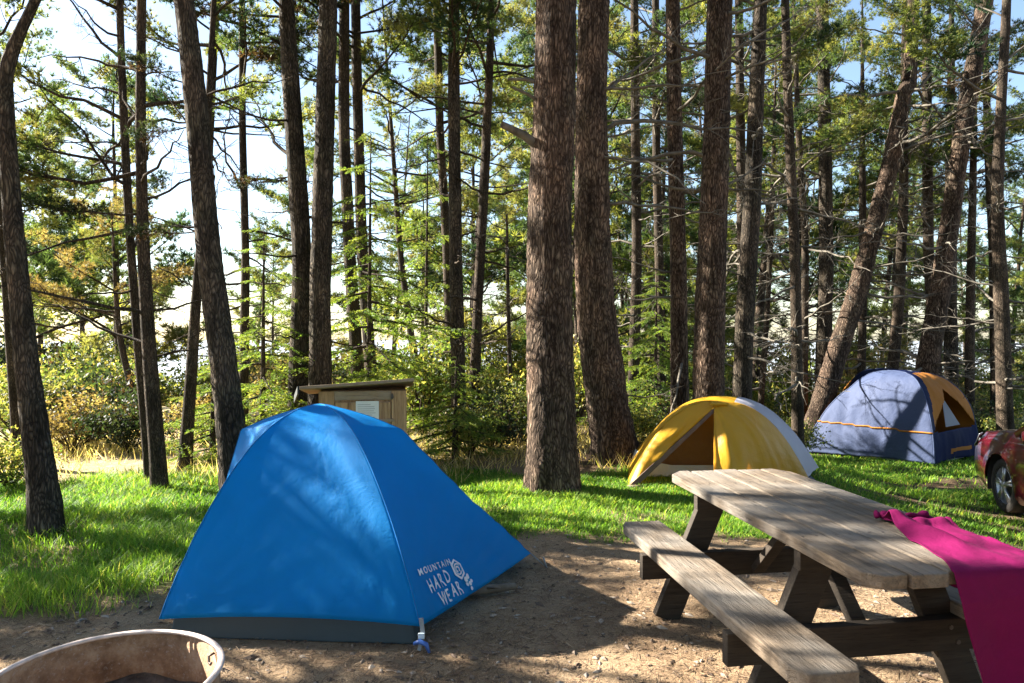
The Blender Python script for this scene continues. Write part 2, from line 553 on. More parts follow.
def trunk_mesh(name, P, R, mat, seg=14, rough=.05, dense=False):
    """P (k,3) local, R (k)"""
    z = P[:, 2]; step = .045 if dense else .16
    if dense: zz = np.concatenate([np.arange(z[0], min(z[-1], 7.5), step), np.arange(min(z[-1], 7.5), z[-1], .5)])
    else: zz = np.arange(z[0], z[-1], step)
    if len(zz) < 4: zz = np.linspace(z[0], z[-1], 6)
    X = np.interp(zz, z, P[:, 0]); Y = np.interp(zz, z, P[:, 1]); Rr = np.interp(zz, z, R)
    w = 9 if not dense else 15                     # smooth the kinks
    ker = np.hanning(w + 2)[1:-1]; ker /= ker.sum()
    pad = lambda a: np.convolve(np.pad(a, w // 2, mode='reflect', reflect_type='odd'), ker, 'valid')
    if len(zz) > w: X, Y, Rr = pad(X), pad(Y), pad(Rr)
    Rr = Rr * (1 + .13 * np.exp(-(zz - zz[0]) / .22))
    V, Q = tube(np.stack([X, Y, zz], 1), Rr, seg)
    V = V.reshape(len(zz), seg, 3); ctr = np.stack([X, Y, zz], 1)[:, None]
    d = V - ctr; so = random.uniform(0, 50)
    amp = np.empty(V.shape[:2])
    for i in range(len(zz)):
        for j in range(seg):
            p = V[i, j]
            a = noise.noise((p[0] * 5 + so, p[1] * 5, p[2] * 1.2)) * rough * 1.3
            a += math.exp(-(zz[i] - zz[0]) / .2) * .30 * noise.noise((math.cos(2 * math.pi * j / seg) * 2.2 + so, math.sin(2 * math.pi * j / seg) * 2.2, 1))
            if dense:
                ang = 2 * math.pi * j / seg
                q = (math.cos(ang) * 5.5 + so, math.sin(ang) * 5.5, p[2] * 5.2)
                q = (q[0] + noise.noise((p[0] * 9, p[1] * 9, p[2] * 6)) * .7, q[1], q[2] + noise.noise((p[0] * 9, p[2] * 5, 3)) * .9)
                dd = noise.voronoi(q)[0]
                a += min(dd[1] - dd[0], .45) * .17 - .05
            amp[i, j] = a
    V = ctr + d * (1 + amp[..., None])
    return npmesh(name, V.reshape(-1, 3), [(Q, 0)], [mat], True), (X, Y, zz, Rr)


def build_tree(name, px, Y, height, label=None, group=None, bark='bark_thin', crown=('pine',), cbase=4.5, nlive=26, ndead=12,
               cat='tree', bscale=1.0, dense=False, seg=14, dy=0.0, deadmin=1.2, dead_sc=1.0, stubs=(), fixed=(), tint=1.0):
    """px: trunk seen as (column,row,width px) from top to bottom, standing Y m away"""
    pts = []
    for u, v, w in px[::-1]:
        x, _, z = at(u, v, Y); pts.append([x, Y, z, w / 2 / F * Y])
    # bring the foot to the ground
    dx = (pts[1][0] - pts[0][0]) / max(pts[1][2] - pts[0][2], .05)
    g = gzf(pts[0][0], Y)
    if pts[0][2] > g + .15:
        x0 = pts[0][0] - dx * (pts[0][2] - g) * .6
        pts.insert(0, [x0, Y, gzf(x0, Y) - .06, pts[0][3] * 1.12])
    else:
        pts[0][2] = g - .06
    pts.insert(1, [pts[0][0] + dx * .18, Y, pts[0][2] + .3, pts[0][3] * 1.0])
    pts[0][3] *= 1.02
    top = pts[-1]; d0 = (pts[-1][0] - pts[-2][0]) / max(pts[-1][2] - pts[-2][2], .1)
    x, z, r = top[0], top[2], top[3]; zend = pts[0][2] + height
    n = 5
    if zend > z + .5:
        for i in range(1, n + 1):
            f = i / n; zz = z + (zend - z) * f
            x += d0 * (zend - z) / n * .55
            pts.append([x, Y + dy * f, zz, max(r * (1 - .8 * f), .015)])
    A = np.array(pts); base = A[0, :3].copy(); base[2] += .06
    L = A[:, :3] - base
    L = L[np.argsort(L[:, 2])]
    root = empty(name, base)
    tag(root, label, cat, group)
    me, (X, Yc, zz, Rr) = trunk_mesh('trunk', L, A[:, 3], M[bark], seg, .05, dense)
    mobj('trunk', me, root)
    a = Assembler(); H0 = zz[-1]; r_ = random.Random(hash(name + str(px[0][0])) & 0xffff if False else int(px[0][0] * 13 + Y * 7))
    ang = r_.uniform(0, 6.28)
    for i in range(nlive):
        f = (i + r_.random() * .7) / nlive
        z = cbase + (H0 - cbase) * f
        if z > H0: z = H0
        s = (1.05 - .62 * f) * bscale * r_.uniform(.7, 1.2)
        ang += 2.4 + r_.uniform(-.5, .5)
        pos = (np.interp(z, zz, X), np.interp(z, zz, Yc), z)
        a.put(r_.choice(TPL[r_.choice(crown)]), pos, ang, r_.uniform(-.12, .35) + f * .4, s, r_.uniform(-.3, .3), tint * r_.uniform(.85, 1.15))
    for i in range(ndead):
        z = r_.uniform(deadmin, cbase + (H0 - cbase) * .3)
        ang = r_.uniform(0, 6.28); s = r_.uniform(.45, 1.15) * dead_sc
        pos = (np.interp(z, zz, X), np.interp(z, zz, Yc), z)
        a.put(r_.choice(TPL['dead']), pos, ang, r_.uniform(-.25, .35), s, r_.uniform(-3, 3))
    for (kind, u, v, az, pitch, s) in fixed:          # branches the photograph shows
        z = at(u, v, Y)[2] - base[2]
        pos = (np.interp(z, zz, X), np.interp(z, zz, Yc), z)
        a.put(r_.choice(TPL[kind]), pos, math.radians(az), math.radians(pitch), s, 0)
    for (u0, v0, u1, v1, rp, dyy) in stubs:
        p0 = np.array(at(u0, v0, Y)) - base; p1 = np.array(at(u1, v1, Y + dyy)) - base; m_ = (p0 + p1) / 2 + np.array([0, 0, .03])
        if not a.V: a.put(TPL['dead'][0], (np.interp(2., zz, X), 0, 6), 0, 0, .05)
        rr0 = rp / F * Y
        V, Q = tube(np.array([p0, (p0 + m_) / 2, m_, p1]), [rr0 * 1.3, rr0 * 1.05, rr0, rr0 * .75], 8)
        a.V.append(V); a.Q.append(Q + a.n); a.T.append(np.zeros((0, 3), int)); a.C.append(np.full((len(V), 3), .1)); a.n += len(V)
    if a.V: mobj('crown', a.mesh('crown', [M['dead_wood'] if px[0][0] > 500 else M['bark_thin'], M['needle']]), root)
    return root



K = dict
TREES = [
 # left
 K(px=[(40, 0, 8), (31, 14, 9), (22, 30, 11), (10, 62, 13), (4, 80, 14), (8, 130, 16), (12, 200, 17), (15, 240, 18), (27, 370, 22), (42, 487, 27), (46, 536, 30)], Y=5.5, height=11,
   label='dark crooked pine at the far left, leaning left with a bend near the top', bark='bark_grey', crown=('pine', 'gold'), cbase=5.2, nlive=24, ndead=4, bscale=.8, dense=True, seg=30, dead_sc=.4, deadmin=2.8),
 K(px=[(-6, 90, 7), (-2, 150, 8), (4, 240, 9), (9, 320, 9), (16, 420, 10)], Y=8.5, height=11, label='thin trunk at the left border just behind the crooked dark pine', crown=('gold', 'pine'), cbase=4, nlive=24, ndead=10),
 K(px=[(121, 0, 7), (122, 45, 7), (125, 130, 8), (131, 250, 8), (140, 370, 9), (150, 500, 10)], Y=7.4, height=12, label='thinner left stem of the close pair of trunks left of the blue tent',
   crown=('gold', 'pine'), cbase=5.0, nlive=20, ndead=12, bscale=.8, fixed=(('dead', 100, 60, 165, 50, .9), ('gold', 126, 165, 180, -3, .75), ('gold', 128, 120, 190, 10, .8))),
 K(px=[(143, 0, 9), (142, 60, 9), (141, 130, 10), (144, 260, 12), (150, 370, 14), (160, 505, 16)], Y=7.0, height=12.5, label='thicker right stem of the close pair of trunks left of the blue tent',
   bark='bark_thin', crown=('gold', 'pine'), cbase=4.8, nlive=22, ndead=14, bscale=.8, fixed=(('dark', 143, 214, 185, -8, .5), ('dead', 141, 130, 130, 45, .9), ('dead', 148, 345, 165, 20, .9), ('dead', 146, 200, 20, 30, .7), ('gold', 143, 172, 175, -4, .9))),
 K(px=[(185, 0, 19), (193, 70, 21), (200, 150, 22), (210, 260, 24), (224, 370, 26), (233, 450, 29), (238, 520, 32)], Y=6.4, height=12,
   label='dark straight pine behind the left shoulder of the blue tent, leaning slightly left', bark='bark_grey', crown=('dark', 'pine'), cbase=5.2, nlive=24, ndead=3, bscale=.8, dense=True, seg=32, dead_sc=.4, deadmin=2.5,
   fixed=(('dark', 196, 88, 185, 10, .32), ('dark', 198, 126, 175, -20, .30), ('dark', 205, 232, 190, -15, .32), ('dead', 204, 130, 150, 45, .5))),
 K(px=[(202, 240, 9), (196, 300, 10), (188, 420, 12), (184, 496, 14)], Y=8.2, height=8, label='short reddish trunk leaning right, just left of the tall dark pine', bark='bark_thin', crown=('gold',), cbase=4.0, nlive=14, ndead=9, bscale=.7),
 K(px=[(243, 0, 6), (243, 130, 7), (246, 260, 8), (243, 400, 10)], Y=10.5, height=14, label='slim dark trunk to the right of the tall dark pine, above the blue tent shoulder', crown=('pine', 'dark'), cbase=5, nlive=26, ndead=14),
 K(px=[(217, 0, 8), (213, 80, 8), (208, 170, 9), (214, 300, 10), (222, 420, 11)], Y=12, height=14, label='slim pale trunk seen just right of the tall dark pine at the top', crown=('gold', 'pine'), cbase=5, nlive=26, ndead=12),
 K(px=[(287, 0, 15), (291, 80, 17), (296, 150, 18), (303, 260, 19), (300, 340, 20), (298, 420, 22)], Y=9.5, height=14, label='sturdy trunk left of the straight grey pine, behind green sprays', bark='bark_grey', crown=('dark', 'pine'), cbase=5.4, nlive=28, ndead=14, dense=False, seg=20,
   fixed=(('dead', 296, 160, 140, 40, 1.3), ('dark', 290, 20, 170, 0, .8), ('dark', 300, 175, 180, -20, .4))),
 K(px=[(329, 0, 18), (326, 100, 19), (323, 200, 20), (320, 300, 21), (320, 388, 23)], Y=9.2, height=14, label='straight grey pine rising right behind the wooden locker', bark='bark_grey', crown=('pine', 'dark'), cbase=6.2, nlive=26, ndead=2, dense=True, seg=30, dead_sc=.5),
 K(px=[(345, 0, 10), (344, 130, 11), (350, 260, 12), (358, 380, 13)], Y=10.8, height=14, label='left one of two brown trunks standing close behind the locker roof', bark='bark_thin', crown=('pine', 'dark'), cbase=5.5, nlive=26, ndead=12),
 K(px=[(356, 0, 9), (358, 100, 10), (362, 250, 11), (372, 385, 12)], Y=11.5, height=14, label='right one of two brown trunks standing close behind the locker roof', bark='bark_thin', crown=('pine', 'gold'), cbase=5.5, nlive=24, ndead=10),
 K(px=[(437, 0, 8), (440, 130, 8), (447, 250, 9), (452, 400, 10)], Y=13, height=15, label='thin trunk hugging the left side of the trunk above the tent door seam', crown=('pine', 'gold'), cbase=5.5, nlive=28, ndead=16),
 K(px=[(454, 0, 11), (454, 120, 12), (456, 260, 13), (459, 420, 15)], Y=11, height=14.5, label='brown trunk right of the locker, the left of two that meet at the foot', bark='bark_grey', crown=('pine', 'gold'), cbase=5.6, nlive=26, ndead=16, seg=18),
 K(px=[(490, 60, 8), (485, 180, 9), (478, 300, 10), (473, 420, 12)], Y=11.5, height=13, label='brown trunk leaning right, the right of two that meet at the foot', bark='bark_thin', crown=('gold', 'pine'), cbase=5.2, nlive=24, ndead=16),
 K(px=[(507, 240, 3.5), (509, 340, 4), (512, 450, 5)], Y=12, height=6.5, label='very thin sapling stem left of the big central pine', crown=('gold',), cbase=3.5, nlive=9, ndead=14, bscale=.4, dead_sc=.6),
 # centre
 K(px=[(556, 0, 40), (554, 100, 42), (550, 200, 44), (549, 300, 46), (551, 400, 48), (553, 465, 50), (553, 491, 54)], Y=7.1, height=14,
   label='thick reddish brown pine in the centre, the nearest big trunk', bark='bark_red', crown=('pine', 'gold'), cbase=6.6, nlive=20, ndead=3, dense=True, seg=54, deadmin=3.6,
   stubs=((545, 152, 502, 125, 4.5, -.25), (545, 86, 508, 80, 2, .1), (545, 108, 512, 88, 1.6, -.2))),
 K(px=[(594, 0, 31), (591, 100, 30), (592, 230, 36), (597, 330, 40), (608, 410, 43), (616, 463, 46)], Y=8.8, height=14,
   label='second thick pine, curving at its foot, just right of the central one', bark='bark_red', crown=('pine', 'gold'), cbase=6.4, nlive=22, ndead=6, dense=True, seg=48, deadmin=3.5,
   fixed=(('dead', 600, 95, 25, 35, 1.3), ('dead', 598, 140, 5, 5, 1.6), ('dead', 600, 200, 8, 3, 1.2), ('dead', 602, 395, 10, -10, .6))),
 K(px=[(634, 0, 8), (635, 130, 9), (637, 260, 10), (633, 390, 11)], Y=13, height=15, label='slender trunk between the second thick pine and the smooth reddish one', crown=('pine', 'gold'), cbase=5.5, nlive=28, ndead=18),
 K(px=[(655, 0, 7), (656, 150, 8), (660, 300, 9), (661, 400, 10)], Y=14.5, height=15, label='dark slender trunk just left of the smooth reddish pine', crown=('dark', 'pine'), cbase=5.5, nlive=28, ndead=18),
 K(px=[(672, 0, 14), (674, 120, 15), (678, 260, 16), (680, 410, 18)], Y=10.5, height=14, label='smooth reddish pine right behind the peak of the yellow tent', bark='bark_red', crown=('pine', 'gold'), cbase=6, nlive=24, ndead=14, seg=24),
 K(px=[(719, 0, 25), (717, 100, 25), (714, 200, 27), (710, 300, 29), (708, 410, 32)], Y=9.6, height=14, label='thick sunlit pine rising behind the top of the yellow tent', bark='bark_red', crown=('pine', 'gold'), cbase=6.2, nlive=24, ndead=10, dense=True, seg=44, deadmin=2.6,
   fixed=(('dead', 716, 60, 190, 15, 1.4), ('dead', 712, 160, 180, -8, 1.5), ('dead', 714, 190, 30, 30, 1.0), ('dead', 712, 60, 20, 40, 1.2))),
 K(px=[(738, 0, 8), (739, 60, 8), (742, 250, 10), (746, 400, 11)], Y=13.5, height=15, label='slender trunk right beside the thick sunlit pine', crown=('pine',), cbase=5.5, nlive=28, ndead=18),
 K(px=[(760, 0, 13), (757, 60, 14), (752, 200, 17), (745, 310, 18), (742, 400, 19)], Y=11, height=14, label='dark brown trunk over the right half of the yellow tent, leaning right', bark='bark_grey', crown=('pine', 'gold'), cbase=5.8, nlive=24, ndead=18, seg=22),
 K(px=[(784, 0, 8), (788, 120, 9), (795, 260, 10), (798, 430, 12)], Y=12.5, height=14, label='thin trunk over the grey edge of the yellow tent, left of two', crown=('gold', 'pine'), cbase=5.2, nlive=26, ndead=20),
 K(px=[(797, 120, 6), (805, 240, 7), (804, 420, 8)], Y=15, height=13, label='thinnest pale trunk between the yellow and the blue cabin tent', crown=('gold',), cbase=5.2, nlive=26, ndead=20),
 K(px=[(821, 0, 11), (824, 130, 12), (826, 260, 14), (822, 410, 15)], Y=15.6, height=15, label='upright trunk left of the tall leaning pine by the cabin tent', bark='bark_grey', crown=('pine', 'gold'), cbase=6, nlive=26, ndead=22, seg=18),
 K(px=[(919, 0, 12), (907, 70, 14), (893, 150, 16), (873, 230, 17), (855, 300, 19), (838, 350, 20), (812, 438, 24)], Y=14.4, height=15, dy=1.0,
   label='pale sunlit pine leaning strongly right from the cabin tent left corner', bark='bark_red', crown=('pine', 'gold'), cbase=7.2, nlive=24, ndead=22, seg=30, dense=True, dead_sc=1.3),
 K(px=[(903, 100, 8), (903, 200, 9), (899, 300, 10), (892, 380, 11)], Y=16.5, height=14, label='thin trunk straight above the middle of the cabin tent', crown=('pine', 'gold'), cbase=6, nlive=28, ndead=22),
 K(px=[(925, 0, 8), (926, 120, 9), (928, 250, 10), (936, 370, 11)], Y=17, height=15, label='slim upright trunk between the two leaning pines at right', crown=('pine',), cbase=6, nlive=28, ndead=22),
 K(px=[(984, 0, 15), (972, 70, 16), (960, 140, 16), (950, 220, 17), (940, 290, 19), (925, 380, 21)], Y=15, height=15,
   label='second leaning pine, its sunlit trunk rising behind the cabin tent right half', bark='bark_red', crown=('pine', 'gold'), cbase=7, nlive=24, ndead=20, seg=26, dead_sc=1.2),
 K(px=[(1005, 0, 8), (999, 120, 9), (996, 200, 11), (1001, 300, 13), (1006, 430, 15)], Y=12.6, height=14, label='upright trunk with a kink at the right border above the red car', bark='bark_thin', crown=('pine', 'gold'), cbase=5.8, nlive=26, ndead=18, seg=18),
 K(px=[(984, 60, 6), (987, 150, 7), (993, 250, 8), (996, 400, 9)], Y=16.5, height=14, label='thin trunk just left of the kinked one at the right border', crown=('dark', 'pine'), cbase=5.8, nlive=28, ndead=20),
 K(px=[(950, 200, 11), (950, 300, 12), (952, 390, 13)], Y=17.5, height=15, label='dark trunk right behind the second leaning pine', bark='bark_grey', crown=('dark', 'pine'), cbase=6, nlive=28, ndead=16),
 K(px=[(972, 200, 7), (970, 300, 8), (970, 420, 9)], Y=16, height=14, label='thin dark trunk above the cabin tent right end', crown=('pine',), cbase=5.6, nlive=28, ndead=20),
 K(px=[(862, 200, 7), (863, 300, 8), (861, 390, 8)], Y=18, height=14, label='thin trunk above the left part of the cabin tent dome', crown=('pine', 'gold'), cbase=5.6, nlive=28, ndead=20),
 K(px=[(772, 200, 5), (768, 300, 5), (760, 420, 6)], Y=16, height=12, label='thin stem leaning right, behind the right half of the yellow tent', crown=('gold',), cbase=5.2, nlive=24, ndead=20),
 K(px=[(400, 250, 6), (410, 330, 7), (425, 430, 8)], Y=15, height=12, label='thin pale stem leaning left, above the right side of the locker', crown=('gold',), cbase=4.6, nlive=24, ndead=16),
 K(px=[(118, 330, 6), (126, 420, 7), (140, 470, 8)], Y=14, height=7, label='low twisted stem in the bright clearing behind the trunk pair', crown=('gold', 'brown'), cbase=2.2, nlive=24, ndead=8, bscale=.8),
]
THIN = {5.5: (.30, 9.5), 8.5: (.22, 8.5), 7.4: (.30, 10), 7.0: (.25, 10), 6.4: (.22, 10), 8.2: (.5, 8)}
for t in TREES:
    q, hh = THIN.get(t['Y'], (.6, t['height'] - 2.5))
    if t['px'][0][0] > 600: t['ndead'] = int(t['ndead'] * 1.1); t['dead_sc'] = t.get('dead_sc', 1) * 1.2
    t['nlive'] = max(5, int(t['nlive'] * q * (.62 if t['px'][0][0] > 640 else 1))); t['height'] = hh
    build_tree('pine_tree', group='pine trees around the camp', **t)


# background trees: a handful of kinds, copied
def proto_tree(seed, height, r0, crown, cbase, nlive, ndead, bs=1.0, bark='bark_thin'):
    r = np.random.default_rng(seed)
    k = 8; z = np.linspace(-.1, height, k)
    lean = r.normal(0, .035, 2)
    x = z * lean[0] + r.normal(0, .10, k).cumsum() * .5; y = z * lean[1] + r.normal(0, .10, k).cumsum() * .5
    x -= x[0]; y -= y[0]
    R = r0 * (1 - np.linspace(0, 1, k) * .85); R[0] *= 1.2
    me, (X, Yc, zz, Rr) = trunk_mesh('trunk', np.stack([x, y, z], 1), R, M[bark], 10, .05)
    a = Assembler(); ang = 0; rr = random.Random(seed)
    for i in range(nlive):
        f = (i + rr.random() * .7) / nlive; zc = min(cbase + (height - cbase) * f, zz[-1])
        ang += 2.4 + rr.uniform(-.5, .5)
        a.put(rr.choice(TPL[rr.choice(crown)]), (np.interp(zc, zz, X), np.interp(zc, zz, Yc), zc), ang, rr.uniform(-.1, .35) + f * .4,
              (1.1 - .65 * f) * bs * rr.uniform(.7, 1.2), rr.uniform(-.3, .3), rr.uniform(.8, 1.2))
    for i in range(ndead):
        zc = rr.uniform(.8, cbase + 1)
        a.put(rr.choice(TPL['dead']), (np.interp(zc, zz, X), np.interp(zc, zz, Yc), zc), rr.uniform(0, 6.28), rr.uniform(-.25, .35), rr.uniform(.5, 1.2), rr.uniform(-3, 3))
    return me, a.mesh('crown', [M[bark], M['needle']])


PROTO = [
    proto_tree(1, 13, .13, ('farpine', 'fargold'), 3.6, 24, 12, 1.35),
    proto_tree(2, 10, .12, ('fargold', 'fargold', 'farpine'), 1.4, 26, 8, 1.45),
    proto_tree(3, 15, .16, ('farpine', 'fargold'), 4.5, 24, 20, 1.5),
    proto_tree(4, 8, .10, ('fargold', 'farpine'), .9, 26, 6, 1.2),
    proto_tree(5, 13, .09, ('farpine', 'fargold'), 5.0, 16, 30, 1.1),
    proto_tree(6, 14, .12, ('farpine', 'fargold'), 5.5, 18, 34, 1.2),
]


def copy_tree(mi, x, y, rz, s, name='background_pine', label=None, group=None, lean=0):
    o = empty(name, (x, y, gzf(x, y) - .05), rz)
    o.scale = (s, s, s); o.rotation_euler[1] = lean
    tag(o, label, 'tree', group)
    for n_, me in (('trunk', PROTO[mi][0]), ('crown', PROTO[mi][1])):
        mobj(n_, me, o)
    return o


rb = random.Random(11)
placed = []
def spaced(x, y, d):
    for a, b in placed:
        if (a - x) ** 2 + (b - y) ** 2 < d * d: return False
    placed.append((x, y)); return True

cnt = 0; tries = 0
while cnt < 54 and tries < 9000:
    tries += 1
    Y = 15 + 27 * rb.random() ** 1.1; t = rb.uniform(-.80, .86); X = t * Y
    dens = .11 if t < -.42 else (.26 if t < -.1 else .7)
    if t > .1 and Y < 16.5: continue
    if X < 5.5 and 13.2 < .3 * X + .955 * Y < 17.6 and X > -9: continue
    if rb.random() > dens or not spaced(X, Y, 1.15): continue
    far = Y > 26
    mi = rb.choice([1, 3, 1, 3, 0]) if t < -.3 else rb.choice([0, 1, 2, 4, 5, 5, 4])
    lab = 'slim pine in the depth of the wood, its trunk lost among many others' if t > -.1 else 'pine with golden needles beyond the bright clearing on the left'
    grp = 'slim pines in the depth of the wood' if t > -.1 else 'golden pines beyond the clearing'
    copy_tree(mi, X, Y, rb.uniform(0, 6.28), rb.uniform(.8, 1.15), label=lab, group=grp, lean=rb.uniform(-.06, .06))
    cnt += 1


cn = 0
while cn < 14:
    Y = rb.uniform(17.5, 32); X = Y * rb.uniform(.06, .84)
    if not spaced(X, Y, 1.0): continue
    copy_tree(3, X, Y, rb.uniform(0, 6.28), rb.uniform(.45, .8), label='low bushy young pine half hidden in the depth of the wood', group='young pines in the depth of the wood'); cn += 1

# wood around the camera; pines to its front left added to cast shade
for i, (x, y, mi, s_, rz_) in enumerate([(-8.0, 6.5, 1, .74, .4), (-6.5, 5.95, 3, .52, .9), (-5.9, 4.65, 4, .95, 2.6), (-3.2, -2.6, 2, .9, 1), (1.5, -3.5, 0, .95, 2.2), (5.2, -1.8, 1, .95, 3), (-6.5, -1.0, 0, .9, .3),
                                       (8.5, 1.6, 3, 1.3, 5), (-1.2, -6.5, 1, 1.1, 1.9), (4.0, -6.5, 2, 1, .9), (-7, -6, 1, 1, 2.5), (9.5, -4, 0, 1, 1.2), (12.5, 5, 2, 1, .2)]):
    copy_tree(mi, x, y, rz_, s_, label='pine standing outside the picture, beside or behind the viewer', group='pines around the viewer')

# small spruces (light green flat sprays)
def spruce(u, Y, height, label, r0=.05, n=46, sc=1.0, cb=.3):
    x = (u - CX) / F * Y
    root = empty('spruce_tree', (x, Y, gzf(x, Y) - .03)); tag(root, label, 'tree', 'small spruces between the pines')
    z = np.linspace(0, height, 6); P = np.stack([z * .01, z * 0, z], 1)
    me, _ = trunk_mesh('trunk', P, r0 * (1 - z / height * .9), M['bark_thin'], 8, .04)
    mobj('trunk', me, root)
    a = Assembler(); rr = random.Random(int(u)); ang = 0
    for i in range(n):
        f = (i + rr.random()) / n; zc = cb + (height - cb) * f; ang += 2.4 + rr.uniform(-.4, .4)
        a.put(rr.choice(TPL['spruce']), (zc * .01, 0, zc), ang, rr.uniform(-.15, .1), sc * (1.05 - .85 * f) * rr.uniform(.75, 1.15), 0, rr.uniform(.8, 1.25))
    mobj('crown', a.mesh('crown', [M['bark_thin'], M['needle']]), root)


spruce(368, 9.9, 4.6, 'young light green spruce with flat sprays behind the wooden locker', sc=.95, n=40, cb=1.0)
spruce(262, 9.3, 3.1, 'young spruce with yellow green sprays left of the locker, behind the blue tent', sc=.8, n=34)
spruce(425, 12.5, 5.4, 'taller spruce seen right of the locker between thin trunks', sc=1.0, n=32)
spruce(655, 12.0, 2.9, 'small bright spruce in the gap behind the left half of the yellow tent', sc=.9, n=46)
spruce(455, 8.9, 1.35, 'low dark spruce bush beside the locker right side', sc=.62, n=34, cb=.1)
spruce(212, 8.6, 1.4, 'low spruce at the left edge of the blue tent under the trunks', sc=.6, n=30, cb=.1)


# shrubs
def shrub_template(seed, w, h, pal, n=2600, leaf=.05, lw=.018, holes=.2):
    r = np.random.default_rng(seed); p = Part(); pal = GREENS[pal]
    stems = []
    for i in range(16):
        a = r.uniform(0, 6.28); rr = r.uniform(.15, 1) * w; top = np.array([math.cos(a) * rr, math.sin(a) * rr, h * r.uniform(.5, 1) * (1 - .35 * (rr / w) ** 2)])
        s = np.linspace(0, 1, 5)[:, None]
        P = top * s + np.array([0, 0, 1]) * np.sin(s * 3.14) * h * .1 + r.normal(0, .03, (5, 3)) * s
        p.limb(P, .012 * (1 - s[:, 0] * .7), 4); stems.append(P)
        for _ in range(3):
            q = P[r.integers(2, 5)]; d = r.normal(0, 1, 3); d[2] = abs(d[2]) * .6; d /= np.linalg.norm(d)
            Q = np.stack([q, q + d * .15 * w, q + d * .3 * w + r.normal(0, .02, 3)]); p.limb(Q, [.006, .004, .003], 3); stems.append(Q)
    tips = np.concatenate([S[-2:] for S in stems])
    k = len(tips)
    ci = r.integers(0, k, n)
    C = tips[ci] + r.normal(0, 1, (n, 3)) * np.array([.10, .10, .07]) * (w / .6)
    C[:, 2] = np.abs(C[:, 2]) + .01
    D = r.normal(0, 1, (n, 3)); D[:, 2] += .4; D /= np.linalg.norm(D, axis=1)[:, None]
    cl = pal[r.integers(0, len(pal), k)][ci] * r.uniform(.75, 1.3, (n, 1))
    V, T, cc = blades(C, D, r.uniform(.6, 1.3, n) * leaf, lw, cl, r)
    p.tri(V, T, cc)
    return p.done()


SHR = {}
for nm, args in {'green': (1, .6, .8, 'bush'), 'dark': (2, .6, .7, 'dark'), 'brown': (3, .65, .75, 'brown'), 'gold': (4, .7, .9, 'gold')}.items():
    V, Q, T, C = shrub_template(*args)
    stem = npmesh('stem', V[:int(Q.max()) + 1], [(Q, 0)], [M['bark_thin']], True)
    i0 = int(Q.max()) + 1
    SHR[nm] = (stem, npmesh('foliage', V[i0:], [(T - i0, 0)], [M['leaf']], True, C[i0:]))


def shrub(kind, x, y, s, rz, label, group, sz=None):
    o = empty('shrub', (x, y, gzf(x, y) - .02), rz); o.scale = (s, s, sz or s)
    tag(o, label, 'shrub', group)
    mobj('stem', SHR[kind][0], o); mobj('foliage', SHR[kind][1], o)


for kind, u, Y, s, lab in [
    ('dark', 128, 9.6, 1.0, 'dark rounded shrub in front of the bright clearing, by the trunk pair'),
    ('green', 470, 9.0, .8, 'green shrub at the foot of the two meeting trunks'),
    ('dark', 492, 9.6, 1.0, 'dark shrub left of the central thick pine'),
    ('gold', 520, 10.3, .9, 'yellowish shrub seen close beside the central thick pine'),
    ('green', 640, 9.8, .8, 'green shrub between the curving pine and the yellow tent'),
    ('dark', 668, 11, 1.0, 'dark shrub behind the left slope of the yellow tent'),
    ('brown', 72, 9.8, 1.0, 'brown withered shrub right of the crooked dark pine'),
    ('gold', 20, 10.5, 1.3, 'large golden shrub at the left border in the clearing'),
    ('green', 8, 7.3, .7, 'low green shrub at the left border in front of the clearing'),
    ('dark', 95, 11.0, 1.5, 'tall dark shrub between the crooked pine and the trunk pair'),
    ('brown', 205, 10.5, .9, 'brown shrub behind the short reddish trunk'),
    ('green', 790, 13.2, .9, 'green shrub between the yellow tent and the cabin tent'),
    ('dark', 985, 15.2, 1.2, 'dark shrub behind the nose of the red car'),
    ('green', 1012, 14.2, 1.0, 'green shrub at the right border behind the red car'),
]:
    shrub(kind, (u - CX) / F * Y, Y, s, rb.uniform(0, 6.28), lab, 'shrubs at the edge of the camp')

c2 = 0
while c2 < 125:
    Y = (11.5 + 22 * rb.random() ** 1.3) if c2 < 80 else rb.uniform(17, 36); t = rb.uniform(-.82, .86); X = t * Y
    if t > .15 and Y < 16: continue
    if not spaced(X, Y, .8): continue
    k = rb.choice(['green', 'brown', 'green', 'dark', 'gold']) if t < -.1 else rb.choice(['green', 'dark', 'gold', 'brown', 'green'])
    left = t < -.1
    shrub(k, X, Y, rb.uniform(.9, 2.0) * (1 if c2 < 80 else 1.45), rb.uniform(0, 6.28),
          'sunlit shrub among the undergrowth of the clearing behind the left trees' if left else 'shrub in the undergrowth deep between the background trunks',
          'shrubs in the clearing' if left else 'shrubs in the deep undergrowth', sz=rb.uniform(.9, 2.0) * (1 if c2 < 80 else 1.5))
    c2 += 1


# ------------------------------------------------------------------ grass, litter
def scatter(n, x0, x1, y0, y1, maskf, seed, persp=False):
    r = np.random.default_rng(seed)
    x = r.uniform(x0, x1, n); y = r.uniform(y0, y1, n)
    k = r.random(n) < maskf(x, y)
    return x[k], y[k], r


